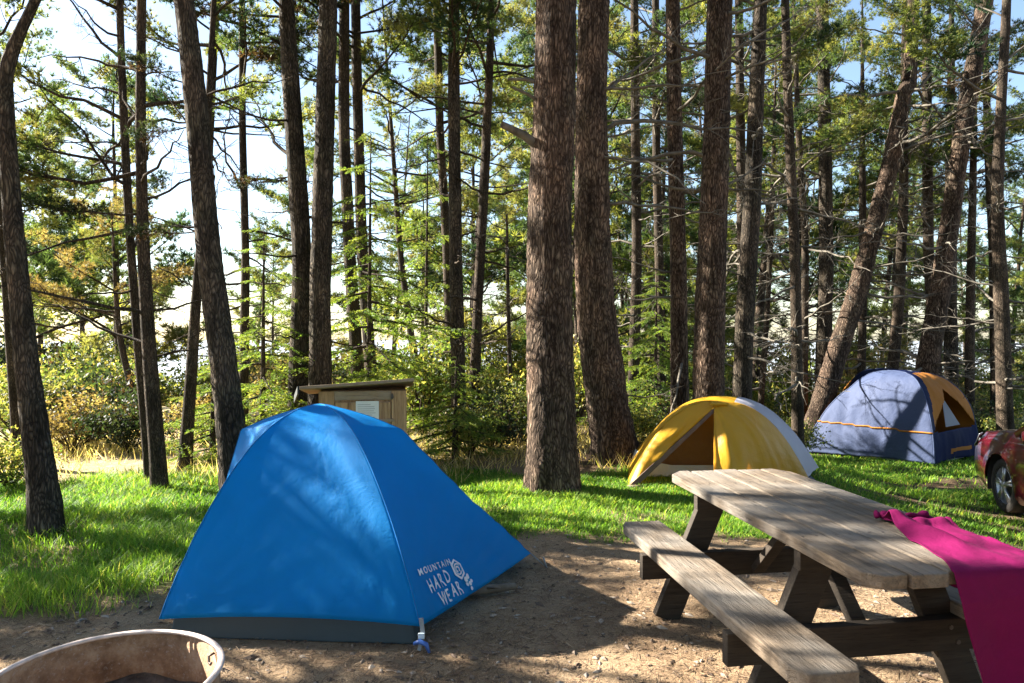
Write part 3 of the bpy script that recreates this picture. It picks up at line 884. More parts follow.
def build_grass():
    def mf(x, y):
        m = grass_mask(x, y)
        m = m * (1 - sstep(1.5, 1.2, np.hypot((x + 1.15) / .85, (y - 4.65) / 1.0)))
        return m * np.where(y > 8.5, .6, 1)
    xs, ys, rr_ = [], [], []
    for (n, a) in ((110000, (-5.8, -1.3, 3.9, 8.2)), (90000, (-1.6, 2.9, 5.3, 8.4)), (100000, (2.2, 9.5, 4.6, 14.0))):
        x, y, r = scatter(n, *a, mf, int(n)); xs.append(x); ys.append(y)
    x = np.concatenate(xs); y = np.concatenate(ys); r = np.random.default_rng(5); n = len(x)
    n1 = vnoise(x, y, 1.3, 7.7); n2 = vnoise(x, y, 4.5, 2.2)
    left = sstep(-1.2, -2.4, x)
    hgt = (.034 + .038 * left + .035 * np.clip(n1 + .3, 0, 1) + .03 * np.clip(n2, 0, 1)) * r.uniform(.5, 1.45, n)
    hgt *= (1 + np.clip(y - 6, 0, 4) * .04)
    wd = .0022 + .0008 * np.clip(y - 4, 0, 8)
    a = r.uniform(0, 6.283, n); tilt = r.uniform(.1, 1.1, n)
    D = np.stack([np.cos(a) * tilt, np.sin(a) * tilt, np.ones(n)], 1)
    B = np.stack([x, y, gz(x, y) - .015], 1)
    S = np.stack([-np.sin(a), np.cos(a), 0 * a], 1) * wd[:, None]
    m = B + D * hgt[:, None] * .55; tip = B + D * hgt[:, None] + np.stack([np.cos(a), np.sin(a), 0 * a], 1) * (hgt * tilt * .5)[:, None]
    V = np.stack([B - S, B + S, m + S * .8, m - S * .8, tip], 1).reshape(-1, 3)
    b = np.arange(n)[:, None] * 5
    pal = np.array([(.05, .12, .014), (.08, .18, .02), (.12, .23, .028), (.18, .27, .04), (.30, .28, .09)])
    ci = np.clip((r.random(n) * 4 + n1 * 2.2), 0, 3.99).astype(int); ci[r.random(n) < .06] = 4
    c = np.repeat(pal[ci] * r.uniform(.8, 1.25, (n, 1)), 5, 0)
    me = npmesh('grass', V, [(b + np.array([0, 1, 2, 3]), 0), (b + np.array([3, 2, 4]), 0)], [M['grass']], True, c)
    tag(mobj('grass', me), 'bright green grass growing between the tents and under the trees', 'grass', kind='stuff')
    # straw in the clearing
    def ms(x, y): return np.clip(.5 + vnoise(x, y, .8, 4.4), 0, 1) * np.where((x > 0) & (y < 8.2), 0, 1)
    x, y, r = scatter(26000, -11, 2.5, 7.4, 13, ms, 77); n = len(x)
    a = r.uniform(0, 6.283, n); tl = r.uniform(.1, 1.2, n); D = np.stack([np.cos(a) * tl, np.sin(a) * tl, np.ones(n)], 1)
    D /= np.linalg.norm(D, axis=1)[:, None]
    pal = np.array([(.42, .34, .18), (.55, .47, .28), (.30, .24, .11), (.16, .17, .05)])
    V, T, cc = blades(np.stack([x, y, gz(x, y) - .01], 1), D, r.uniform(.08, .3, n), .006, pal[r.integers(0, 4, n)], r)
    me = npmesh('dry_grass', V, [(T, 0)], [M['grass']], True, cc)
    tag(mobj('dry_grass', me), 'pale dry grass in the clearing behind the left trees', 'grass', kind='stuff')


build_grass()

M['litter'] = (lambda n: n.finish(n.bsdf(n.node('ShaderNodeAttribute', attribute_name='Col').outputs['Color'], .85)))(NT('litter'))


def build_litter():
    r = np.random.default_rng(99)
    n = 60000
    t = r.uniform(-.75, .82, n); y = 2.1 + 5.6 * r.random(n) ** 1.1; x = t * y
    keep = r.random(n) < (1.05 - grass_mask(x, y) * .9) * (.35 + .65 * (vnoise(x, y, 1.8, 6.6) > -.12))
    x, y = x[keep], y[keep]; n = len(x)
    a = r.uniform(0, 6.283, n); L = r.uniform(.008, .034, n); W = r.uniform(.0007, .0021, n)
    d = np.stack([np.cos(a), np.sin(a), r.uniform(-.12, .12, n)], 1); s = np.stack([-np.sin(a), np.cos(a), r.uniform(-.3, .3, n)], 1) * W[:, None]
    bz = vnoise(x, y, 1.4, 5) * .02 + vnoise(x, y, 5, 9) * .008
    c = np.stack([x, y, gz(x, y) - .012 + bz + .004 + r.uniform(0, .006, n)], 1)
    V = np.stack([c - d * L[:, None] - s, c - d * L[:, None] * .9 + s, c + d * L[:, None] + s, c + d * L[:, None] * .9 - s], 1).reshape(-1, 3)
    pal = np.array([(.24, .15, .085), (.14, .08, .045), (.06, .04, .027), (.34, .24, .15), (.18, .105, .06)])
    col = np.repeat(pal[r.integers(0, 5, n)] * r.uniform(.7, 1.2, (n, 1)), 4, 0)
    me = npmesh('needle_litter', V, [(np.arange(4 * n).reshape(-1, 4), 0)], [M['litter']], False, col)
    tag(mobj('needle_litter', me), 'fallen brown pine needles scattered over the dirt', 'litter', kind='stuff')
    # bark chips, pebbles, small cones: low faceted lumps
    n = 5200
    t = r.uniform(-.75, .82, n); y = 2.1 + 5.2 * r.random(n) ** 1.2; x = t * y
    keep = (r.random(n) < 1.02 - grass_mask(x, y)); x, y = x[keep], y[keep]; n = len(x)
    bz = vnoise(x, y, 1.4, 5) * .02 + vnoise(x, y, 5, 9) * .008
    oc = np.array([(1, 0, 0), (0, 1, 0), (-1, 0, 0), (0, -1, 0), (0, 0, 1), (.0, 0, -.4)], float)
    fc = np.array([(0, 1, 4), (1, 2, 4), (2, 3, 4), (3, 0, 4), (1, 0, 5), (2, 1, 5), (3, 2, 5), (0, 3, 5)])
    sz = np.minimum(r.gamma(2, .0034, n) + .003, .019)
    sc = np.stack([sz * r.uniform(.8, 2.4, n), sz, sz * r.uniform(.3, .8, n)], 1)
    P = oc[None] * sc[:, None] * r.uniform(.7, 1.3, (n, 6, 1)); a = r.uniform(0, 6.28, n); ca, sa = np.cos(a)[:, None], np.sin(a)[:, None]
    P = np.stack([P[..., 0] * ca - P[..., 1] * sa, P[..., 0] * sa + P[..., 1] * ca, P[..., 2]], -1)
    P += np.stack([x, y, gz(x, y) - .012 + bz + .003], 1)[:, None]
    Fc = (np.arange(n)[:, None, None] * 6 + fc[None]).reshape(-1, 3)
    pal = np.array([(.12, .08, .055), (.2, .15, .11), (.3, .25, .2), (.07, .045, .03)])
    col = np.repeat(pal[r.integers(0, 4, n)], 6, 0)
    me = npmesh('bark_chips', P.reshape(-1, 3), [(Fc, 0)], [M['litter']], False, col)
    tag(mobj('bark_chips', me), 'small bark chips and pebbles strewn on the dirt', 'litter', kind='stuff')


build_litter()

# ------------------------------------------------------------------ tents
def shell(curves, nseg, nt, wr=.0, seed=0, sag=None, lift=None):
    """surface ruled between neighbouring curves (functions t -> xyz); closed round the top"""
    ncur = len(curves); ts = np.linspace(0, 1, nt)
    V = []; idx = {}
    C = [np.array([c(t) for t in ts]) for c in curves]
    rows = []
    for i in range(ncur):
        A, B = C[i], C[(i + 1) % ncur]
        for k in range(nseg):
            f = k / nseg
            P = A * (1 - f) + B * f
            if sag: P = P + sag(i, f, ts)
            rows.append(P)
    G = np.array(rows)                       # (ncur*nseg, nt, 3)
    return G, ts


def grid_mesh(name, G, mats, closed=True, matf=None, smooth=True, keep=None):
    n, k = G.shape[:2]
    V = G.reshape(-1, 3); Q = []; mi = []
    for i in range(n if closed else n - 1):
        i2 = (i + 1) % n
        for j in range(k - 1):
            if keep and not keep(i, j): continue
            Q.append((i * k + j, i2 * k + j, i2 * k + j + 1, i * k + j + 1)); mi.append(matf(i, j) if matf else 0)
    Q = np.array(Q); mi = np.array(mi)
    return npmesh(name, V, [(Q[mi == m], m) for m in sorted(set(mi.tolist()))], mats, smooth)


def normals_disp(G, amp, seed, sc=(3, 3, 3), closed=True):
    """push the grid along its normals by noise"""
    du = np.roll(G, -1, 0) - np.roll(G, 1, 0); dv = np.gradient(G, axis=1)
    N = np.cross(du, dv); N /= np.linalg.norm(N, axis=2)[..., None] + 1e-9
    D = np.array([[noise.noise((p[0] * sc[0] + seed, p[1] * sc[1], p[2] * sc[2])) for p in row] for row in G])
    return G + N * (D * amp)[..., None]


# --- blue tent
M['blue'] = m_fabric('blue_nylon', (.0004, .25, .60), .58, .5, (.0, .66, 1.0), .008, .22, 4.0)
M['grey_floor'] = m_fabric('grey_floor', (.035, .06, .075), .6, .05, None, .004)
M['strap'] = m_simple('strap_webbing', (.22, .24, .26), .7)
M['white_print'] = m_simple('white_print', (.62, .72, .78), .6, .03)
M['stake'] = m_simple('stake_blue', (.05, .13, .42), .35, .05)
M['seam'] = m_simple('seam_blue', (.001, .15, .42), .95, .05)


def blue_tent():
    FL, FR = (-1.83, 3.62), (-.46, 3.53); BL, BR = (-1.85, 5.75), (-.42, 5.7)
    A = np.array([-1.27, 4.62, 1.12]); Rt = np.array([.13, 4.82, .07]); Lt = np.array([-2.10, 4.66, .05])
    RB = np.array([-.72, 4.60, .955]); LB = np.array([-1.80, 4.65, .945])

    def pole(c, p=2.2, zb=.10):
        c = np.array(c)
        def f(t):
            xy = A[:2] * (1 - t) + c * t
            return np.array([xy[0], xy[1], zb + (1.12 - zb) * (1 - t ** p)])
        return f

    def ridge(B, T):
        def f(t):
            if t < .32: q = t / .32; return A * (1 - q) + B * q + np.array([0, 0, .02]) * math.sin(q * 3.14)
            q = (t - .32) / .68; P = B * (1 - q) + T * q
            return P + np.array([0, 0, -.03]) * math.sin(q * 3.14)
        return f
    cur = [pole(FL), pole(FR), ridge(RB, Rt), pole(BR, 1.55), pole(BL, 1.7), ridge(LB, Lt)]
    ns, nt = 46, 96

    def sag(i, f, ts):
        s = math.sin(math.pi * f)
        o = np.zeros((len(ts), 3)); ctr = 4 * f * (1 - f)
        inw = {0: (0.02, .055), 3: (0, -.05)}.get(i, (0, 0))
        o[:, 1] += inw[1] * ctr * np.sin(ts * 3.0)
        if i in (1, 2, 4, 5): 
            sg = 1 if i in (1, 2) else -1
            o[:, 0] -= sg * .05 * ctr * np.sin(ts * 3.0)
        o[:, 2] += ctr * .025 * ts ** 6 * (1 if i in (0, 3) else -.5)
        return o
    G, ts = shell(cur, ns, nt, sag=sag)
    n = G.shape[0]
    # bias: keep apex from wrinkling; tension wrinkles fan out of the corners
    G2 = G.copy()
    for i in range(n):
        for j in range(nt):
            p = G[i, j]; w = min(1, ts[j] * 3)
            a = math.atan2(p[2] - .1, p[0] - FR[0]); dd = math.hypot(p[0] - FR[0], p[2] - .1)
            k = noise.noise((a * 9, dd * .9, 1.5)) * .012 * math.exp(-dd * 1.2)
            a2 = math.atan2(p[2] - .1, p[0] - FL[0]); d2 = math.hypot(p[0] - FL[0], p[2] - .1)
            k += noise.noise((a2 * 8, d2 * .9, 4.5)) * .012 * math.exp(-d2 * 1.3)
            k += noise.noise((p[0] * 1.6, p[1] * 1.6, p[2] * 1.6 + 4)) * .010 + noise.noise((p[0] * 9, p[1] * 5, p[2] * 14)) * .0012
            if i < ns:                       # slack creases running to the near right corner
                ff = i / ns; tl = .42 + (ff - .50) / .42 * .55
                dl = abs(ts[j] - tl) * 1.0
                if .46 < ff < .99:
                    k += (noise.noise((ff * 34 + ts[j] * 16, (ts[j] - ff) * 22, 3)) * .0085 + noise.noise((ff * 60, ts[j] * 30, 8)) * .003) * math.exp(-(dl / .075) ** 2) * min(1, (ff - .46) * 6)
            k += noise.noise((p[0] * 3.0 + p[2] * 1.2, p[1] * 3, p[2] * 9.0)) * .0022
            k += max(0, ts[j] - .9) * 10 * noise.noise((p[0] * 10, p[1] * 10, 2)) * .008
            k *= w
            nn = np.array([p[0] + 1.2, p[1] - 4.62, .45]); nn /= np.linalg.norm(nn)
            G2[i, j] = p + nn * k
    root = empty('blue_tent', (-1.15, 4.6, 0))
    tag(root, 'bright blue dome tent with white lettering in the left foreground', 'tent')
    off = np.array([-1.15, 4.6, 0])
    fly = mobj('rainfly', grid_mesh('rainfly', G2 - off, [M['blue']]), root)
    md = fly.modifiers.new('s', 'SOLIDIFY'); md.thickness = .002
    # seams over the poles
    sm = MB()
    for k, i in ((0, 0), (1, ns), (2, 2 * ns), (5, 5 * ns)):
        P = G2[i] - off + np.array([0, -.001, .001]); sm.tube(P[1:], .0036, 5)
    hem = [G2[i, nt - 3] - off + np.array([0, 0, .002]) for i in list(range(0, n, 2)) + [0]]
    sm.build('seam', M['seam'], fly, True)
    # grey bathtub floor, a little inside the fly
    f = MB(); ins = .035
    q = [(FL[0] + ins, FL[1] + ins), (FR[0] - ins, FR[1] + ins), (BR[0] - ins, BR[1] - ins), (BL[0] + ins, BL[1] - ins)]
    V = [(x - off[0], y - off[1], -.01) for x, y in q] + [(x * .96 + off[0] * .04 - off[0], y * .97 + off[1] * .03 - off[1], .17) for x, y in q]
    f.add(V, [(0, 1, 5, 4), (1, 2, 6, 5), (2, 3, 7, 6), (3, 0, 4, 7), (3, 2, 1, 0)])
    f.build('tent_floor', M['grey_floor'], root, False, .01)
    # strap, buckle and stake at the front corner; cords at the other tips
    c = Vector((FR[0], FR[1], .10)) - Vector(off)
    s = MB(); s.beam(c + Vector((0, -.004, .045)), c + Vector((.012, -.02, -.03)), .022, .004, (0, -1, .3))
    s.beam(c + Vector((.012, -.02, -.03)), c + Vector((-.005, -.05, -.10)), .018, .004, (0, -1, .3))
    s.build('strap', M['strap'], root)
    s = MB(); s.box(c + Vector((.005, -.03, -.035)), (.032, .012, .03)); s.build('buckle', M['white_print'], root, bevel=.003)
    s = MB(); s.tube([c + Vector((-.03, -.05, -.065)), c + Vector((0, -.06, -.05)), c + Vector((.035, -.07, -.06)), c + Vector((.05, -.075, -.10))], [.009, .012, .012, .007], 6)
    s.build('stake', M['stake'], root, True)
    s = MB(); s.tube([Vector(Rt) - Vector(off), Vector(Rt) - Vector(off) + Vector((.10, -.02, -.085))], .004, 5)
    s.tube([Vector(Rt) - Vector(off) + Vector((.085, -.02, -.02)), Vector(Rt) - Vector(off) + Vector((.11, -.02, -.1))], .006, 5)
    s.build('stake', M['strap'], root, True)
    s = MB(); s.tube([Vector(Lt) - Vector(off), Vector(Lt) - Vector(off) + Vector((-.10, 0, -.06))], .004, 5); s.build('stake', M['strap'], root, True)

    # lettering on the right vestibule panel
    verts = [Vector(v) for v in (G2 - off).reshape(-1, 3)]; k = nt
    faces = [(i * k + j, ((i + 1) % n) * k + j, ((i + 1) % n) * k + j + 1, i * k + j + 1) for i in range(n) for j in range(k - 1)]
    bvh = BVHTree.FromPolygons(verts, faces)
    # panel frame: x along the hem, y up the panel
    a0 = Vector(G2[ns, -2]) - Vector(off); a1 = Vector(G2[2 * ns, -2]) - Vector(off); a2 = Vector(G2[ns + ns // 2, nt // 2]) - Vector(off)
    ex = (a1 - a0).normalized(); nn = ex.cross(a2 - a0).normalized(); ey = nn.cross(ex)
    if nn.y > 0: nn = -nn
    org = a0

    def lay(V2, name, fs, d=.010):
        out = []
        for x, y in V2:
            p = org + ex * x + ey * y
            h = bvh.ray_cast(p + nn * .4, -nn, 1.0)
            out.append((h[0] if h[0] else p) + nn * d)
        m = MB(); m.add(out, fs); return m.build(name, M['white_print'], fly)

    def text(body, size, x, y, rot=0, sx=1, bold=0.0, space=1.0, shear=0, name='lettering'):
        cu = bpy.data.curves.new(name, 'FONT'); cu.body = body; cu.size = size; cu.space_character = space; cu.offset = bold
        cu.shear = shear; cu.resolution_u = 3
        o = bpy.data.objects.new(name, cu); COL.objects.link(o)
        dg = bpy.context.evaluated_depsgraph_get(); me = bpy.data.meshes.new_from_object(o.evaluated_get(dg))
        ca, sa = math.cos(rot), math.sin(rot)
        V2 = [(x + (v.co.x * sx) * ca - v.co.y * sa, y + (v.co.x * sx) * sa + v.co.y * ca) for v in me.vertices]
        fs = [tuple(p.vertices) for p in me.polygons]
        bpy.data.objects.remove(o); bpy.data.curves.remove(cu)
        lay(V2, name, fs)
    ry = -0.10
    text('MOUNTAIN', .050, LX + .0, LY + .138, ry + .04, 1.08, .0010, 1.35)
    # hand-drawn look: each big letter turned and sized a little differently
    x = LX + .035
    for ch, dz, rt, s in (('H', 0, .08, 1.0), ('A', .006, -.05, 1.0), ('R', -.004, .06, 1.05), ('D', .004, -.04, 1.0)):
        text(ch, .104 * s, x, LY + .03 + dz + (x - LX) * .02, ry + rt, .66, .0010); x += .060
    x = LX + .08
    for ch, dz, rt, s in (('W', 0, -.05, 1.0), ('E', -.004, .05, .95), ('A', .006, -.06, 1.0), ('R', -.006, .07, 1.05)):
        text(ch, .104 * s, x, LY - .055 + dz + (x - LX) * .02, ry + rt, .66, .0010); x += .060 if ch != 'W' else .082
    # emblem: hexagon nut with a spiral inside, four round dots below
    ex_, ey_ = LX + .385, LY + .075
    hexa = [(ex_ + .058 * math.cos(math.radians(60 * i + 20)), ey_ + .064 * math.sin(math.radians(60 * i + 20))) for i in range(6)]
    inn = [(ex_ + .044 * math.cos(math.radians(60 * i + 20)), ey_ + .05 * math.sin(math.radians(60 * i + 20))) for i in range(6)]
    lay(hexa + inn, 'emblem', [(i, (i + 1) % 6, 6 + (i + 1) % 6, 6 + i) for i in range(6)])
    for rr0, rr1, a0_, a1_ in ((.036, .027, 30, 330), (.020, .010, -60, 250)):
        N = 22; v = []
        for i in range(N + 1):
            a = math.radians(a0_ + (a1_ - a0_) * i / N)
            v += [(ex_ + rr0 * math.cos(a), ey_ + rr0 * math.sin(a)), (ex_ + rr1 * math.cos(a), ey_ + rr1 * math.sin(a))]
        lay(v, 'emblem', [(2 * i, 2 * i + 1, 2 * i + 3, 2 * i + 2) for i in range(N)])
    for dx, dy_, r_ in ((.035, -.072, .017), (.062, -.062, .016), (.022, -.10, .013), (.052, -.104, .014), (.074, -.095, .011), (.046, -.132, .012)):
        v = [(ex_ + dx + r_ * math.cos(i * .7854), ey_ + dy_ + r_ * math.sin(i * .7854)) for i in range(8)]
        lay(v, 'emblem', [tuple(range(8))])
    # small white tick high on the front panel
    return root


LX, LY = .14, .055
blue_tent()


# --- yellow tent
M['yellow'] = m_fabric('yellow_nylon', (.62, .35, .022), .45, .35, (.78, .45, .03), .014, .4, 5.0)
M['silver'] = m_fabric('silver_nylon', (.42, .42, .50), .5, .2, (.5, .5, .55), .01, .4, 5)
M['mesh_brown'] = m_fabric('inner_mesh', (.20, .12, .055), .7, .3, (.40, .24, .08), .02, .2, 7)
M['tub'] = m_fabric('inner_tub', (.50, .53, .56), .6, .2, None, .02, .3, 8)
M['trim_brown'] = m_simple('trim_brown', (.12, .07, .055), .7, .15)


def yellow_tent():
    off = np.array([2.3, 7.9, 0.0]); root = empty('yellow_tent', off)
    tag(root, 'small yellow and grey dome tent with its door flap open, behind the picnic table', 'tent')

    def c1(s, y0=None):        # front arch, s 0..1 left to right
        a = -1 + 2 * s; sx = math.copysign(1 - (1 - abs(a)) ** 1.0, a)
        ang = math.pi * (1 - s); x = math.cos(ang)
        xx = 2.25 + 1.025 * x
        z = .86 * (1 - abs(x) ** 2.4)
        yy = 7.33 + (7.72 - 7.33) * s + .12 * math.sin(math.pi * s)
        return np.array([xx, yy, z])

    def c2(s):
        x = math.cos(math.pi * (1 - s))
        return np.array([2.55 + 1.14 * x, 8.5 - .1 * s, .86 * (1 - abs(x) ** 2.4) - .02])

    def c3(s):
        x = math.cos(math.pi * (1 - s))
        return np.array([2.6 + .95 * x, 9.1, .5 * (1 - abs(x) ** 2.6) * .15])
    Hh = np.array([2.19, 7.58, .80])
    Vt = np.array([1.98, 6.86, .02])
    LF = c1(0) + np.array([0, -.02, .0])
    n = 44; S = np.linspace(0, 1, n)
    A1 = np.array([c1(s) for s in S]); A2 = np.array([c2(s) for s in S]); A3 = np.array([c3(s) for s in S])
    # body: silver between the arches
    R = [A1 * (1 - f) + A2 * f + np.array([0, 0, .03]) * math.sin(f * 3.14) for f in np.linspace(0, 1, 10)]
    R += [A2 * (1 - f) + A3 * f + np.array([0, .1, .08]) * math.sin(f * 3.14) for f in np.linspace(.1, 1, 9)]
    G = np.array(R).transpose(1, 0, 2)
    G = G + np.array([[[0, 0, noise.noise((p[0] * 4, p[1] * 4, p[2] * 4)) * .012] for p in row] for row in G])
    body = mobj('rear_fly', grid_mesh('rear_fly', G - off, [M['silver'], M['yellow']], closed=False, matf=lambda i, j: 1 if i < 24 else 0), root)
    # front right: ruled from the arch to the zip line hub -> tip
    i0 = int(n * .46)
    T = np.linspace(0, 1, 40)
    arch = np.array([c1(.475 + (1 - .475) * t) for t in T])
    zipl = np.array([Hh * (1 - t) + Vt * t for t in T])
    rows = []
    for f in np.linspace(0, 1, 34):
        P = zipl * (1 - f) + arch * f
        P = P + np.outer(np.sin(T * 3.0), np.array([.25, -.9, .35])) * .10 * math.sin(f * 3.14) 
        # folds that fan from the hub
        fold = (noise.noise((f * 6, .3, 2)) * .12 + noise.noise((f * 15, .3, 7)) * .05) * (1 - f) ** .6
        P = P + np.outer(T ** .8 * np.clip(1.1 - T * .2, 0, 1), np.array([-.2, -1, .2])) * fold
        rows.append(P)
    G = np.array(rows); G[:, :, 2] = np.maximum(G[:, :, 2], .012)
    G += np.array([[[0, noise.noise((p[0] * 9, p[1] * 9, p[2] * 9)) * .012, 0] for p in row] for row in G])
    fl = mobj('front_fly', grid_mesh('front_fly', G - off, [M['yellow']], closed=False), root)
    md = fl.modifiers.new('s', 'SOLIDIFY'); md.thickness = .002
    # left part: arch to the taut line hub -> left foot
    arch = np.array([c1(.5 * (1 - t)) for t in T]); arch[0] = c1(.5)
    line = np.array([Hh * (1 - t) + LF * t for t in T])
    rows = []
    for f in np.linspace(0, 1, 14):
        P = arch * (1 - f) + line * f + np.outer(np.sin(T * 3.14), np.array([0, -.06, -.02])) * math.sin(f * 3.14)
        rows.append(P)
    G = np.array(rows)
    G += np.array([[[0, noise.noise((p[0] * 3 + p[2] * 3, p[1] * 3, (p[2] - p[0]) * 11)) * .03, 0] for p in row] for row in G])
    fl = mobj('left_fly', grid_mesh('left_fly', G - off, [M['yellow']], closed=False), root)
    md = fl.modifiers.new('s', 'SOLIDIFY'); md.thickness = .002
    # brown zip strip along the line, hub patch
    b = MB(); N = 12
    for i in range(N):
        p = Hh * (1 - i / N) + LF * (i / N); q = Hh * (1 - (i + 1) / N) + LF * ((i + 1) / N)
        w = .035 + .03 * (i / N)
        b.beam(Vector(p - off) + Vector((.01, -.012, -.02)), Vector(q - off) + Vector((.01, -.012, -.02)), .012, w, (-.3, 0, 1))
    b.build('door_zip', M['trim_brown'], root)
    b = MB(); b.tube([Vector((1.2, 7.28, -.01)) - Vector(off), Vector((1.36, 7.24, .0)) - Vector(off)], .03, 6); 
    b.build('stake', M['trim_brown'], root, True)
    hb = MB(); hb.box(Vector(Hh - off) + Vector((.05, -.02, .035)), (.20, .05, .03), rz=.1); hb.build('vent_cap', M['yellow'], root, bevel=.012)
    # inner tent: brown mesh dome on a pale tub
    S2 = np.linspace(0, 1, 28)
    fr = np.array([[2.22 + .76 * math.cos(math.pi * (1 - s)), 7.78, .06 + .66 * (1 - abs(math.cos(math.pi * (1 - s))) ** 2.4)] for s in S2])
    bk = fr + np.array([.1, .9, -.04]); bot = fr.copy(); bot[:, 2] = .02
    G = np.array([bot, bot * .5 + fr * .5, fr, fr * .5 + bk * .5, bk]).transpose(1, 0, 2)
    mobj('inner_tent', grid_mesh('inner_tent', G - off, [M['mesh_brown']], closed=False), root)
    t = MB()
    top = [(1.44, .03), (1.50, .20), (1.75, .155), (2.2, .155), (2.85, .12), (2.95, .03)]
    V = [(x - off[0], 7.66 - off[1], z) for x, z in top] + [(x - off[0], 8.5 - off[1], z) for x, z in top]
    t.add(V, [(0, 1, 7, 6), (5, 11, 10, 4), (0, 5, 4, 3, 2, 1)])
    t.build('inner_tub', M['tub'], root)
    gs = MB(); gs.prism([(1.28 - off[0], 7.36 - off[1]), (3.3 - off[0], 7.6 - off[1]), (3.5 - off[0], 8.8 - off[1]), (1.5 - off[0], 8.8 - off[1])], -.035, .012)
    gs.build('groundsheet', M['grey_floor'], root)


yellow_tent()

# --- cabin tent
M['silverblue'] = m_fabric('silver_blue', (.040, .060, .135), .75, .12, (.05, .08, .18), .02, .45, 3.0)
M['navy'] = m_fabric('navy', (.003, .009, .05), .7, .08, (.02, .05, .25), .015, .12, 4)
M['orange'] = m_fabric('orange_tan', (.40, .15, .015), .8, .2, (.6, .3, .06), .015, .4, 4)
M['tent_inside'] = m_fabric('tent_inside', (.20, .21, .25), .7, .1)


def cabin_tent():
    C0 = np.array([7.55, 12.5]); C1 = np.array([5.92, 14.2]); C2 = np.array([7.4, 15.5]); C3 = np.array([9.15, 13.7])
    ctr = np.array([7.47, 13.95]); ztop = .88
    root = empty('cabin_tent', (7.5, 14.0, gzf(7.5, 14) )); off = np.array(root.location)
    tag(root, 'large blue silver and orange cabin tent with an open pointed door, standing back right', 'tent')

    def pole(c, a, b):
        zb = gzf(c[0], c[1]) + .01
        def f(t):
            t2 = 1 - (1 - t) ** 1.0
            xy = ctr * (1 - t2) + c * t2
            z = zb + (ztop - zb) * max(0, 1 - t2 ** a) ** b
            return np.array([xy[0], xy[1], z])
        return f

    def remap(f):            # even spacing along the steep side
        tt = np.linspace(0, 1, 400); P = np.array([f(t) for t in tt]); d = np.r_[0, np.cumsum(np.linalg.norm(np.diff(P, axis=0), axis=1))]
        d /= d[-1]
        return lambda t: np.array([np.interp(t, d, P[:, k]) for k in range(3)])
    p1, p0, p3, p2 = remap(pole(C1, 1.9, .85)), remap(pole(C0, 4, .5)), remap(pole(C3, 4, .55)), remap(pole(C2, 4, .55))
    ns, nt = 70, 80

    def sag(i, f, ts):
        o = np.zeros((len(ts), 3)); c = 4 * f * (1 - f)
        s = [(.5, .4), (-.35, .45), (-.5, -.5), (.4, -.5)][i]
        k = .10 * c * np.sin(ts * 3.0)
        o[:, 0] -= s[0] * -k * 0; o[:, 2] += c * .05 * np.sin(ts * 3.14)
        o[:, 2] += c * .035 * ts ** 8
        return o
    G, ts = shell([p1, p0, p3, p2], ns, nt, sag=sag)
    n = len(G)
    Wr = np.array([[noise.noise((p[0] * 1.6, p[1] * 1.6, p[2] * 1.6)) * .05 + noise.noise((p[0] * 6, p[1] * 6, p[2] * 2.5)) * .016 for p in row] for row in G])
    for i in range(n):
        for j in range(nt):
            d = G[i, j] - np.array([*ctr, -.2]); d /= np.linalg.norm(d)
            G[i, j] += d * Wr[i, j] * min(1, ts[j] * 4)
    zseam = -.18
    def region(i, j):
        P = G[i, j]; q = i / ns; side = int(q); s = q - side; z = P[2]
        if side == 0:
            return 0
        if side == 1:
            hz = (z + .72) / 1.55         # height share
            if hz < .36: 
                if .09 < hz < .14 and .35 < s < .82: return 2
                return 1
            L = .50 - (hz - .36) * .50; Rr = .50 + (hz - .36) * .62
            # navy wedge next to the pole, then orange, then the door
            apex = .52
            half = max(0, (.84 - hz)) * .95
            if abs(s - apex) < half * 1.12 and hz < .84: return 9
            w0 = .05 + (hz - .36) * .16
            return 2 if s > w0 and hz < 1.02 else 1
        return 2 if side == 2 and ts[j] > .25 else (2 if side == 3 and ts[j] > .35 else 1)
    fly = mobj('tent_wall', grid_mesh('tent_wall', G - off, [M['silverblue'], M['navy'], M['orange']], matf=region, keep=lambda i, j: region(i, j) != 9), root)
    md = fly.modifiers.new('s', 'SOLIDIFY'); md.thickness = .004
    # piping along poles and across the front
    b = MB()
    for i in (0, ns, 2 * ns): b.tube(G[i] - off, .014, 5, m=0)
    b.build('pole_sleeve', M['silverblue'], root, True)
    P = []
    for i in range(0, ns + 1, 2):
        col = G[i]; j = int(np.argmin(np.abs(col[40:, 2] - (zseam + .03 * (1 - i / ns)))) + 40); p = col[j]
        d = p - np.array([*ctr, -.2]); P.append(p + d / np.linalg.norm(d) * .014 - off)
    b = MB(); b.tube(P, .016, 5); b.build('trim', M['orange'], root, True)
    # half drawn inner door panel
    b = MB(); g = lambda s, z: (p0(.8) * 0)
    A = np.array([8.05, 12.98, -.12]); B = np.array([8.55, 13.35, -.12]); T = np.array([8.20, 13.35, .42])
    b.add([A - off, B - off, T - off], [(0, 1, 2)]); b.build('inner_door', M['tent_inside'], root, solid=.004)
    b = MB(); b.prism([(C0[0] - off[0], C0[1] - off[1] + .05), (C3[0] - off[0] - .05, C3[1] - off[1]), (C2[0] - off[0], C2[1] - off[1] - .05), (C1[0] - off[0] + .05, C1[1] - off[1])], .06, .09)
    b.build('tent_floor', M['tent_inside'], root)
    # guy line
    p = Vector(p1(.45)) - Vector(off)


cabin_tent()

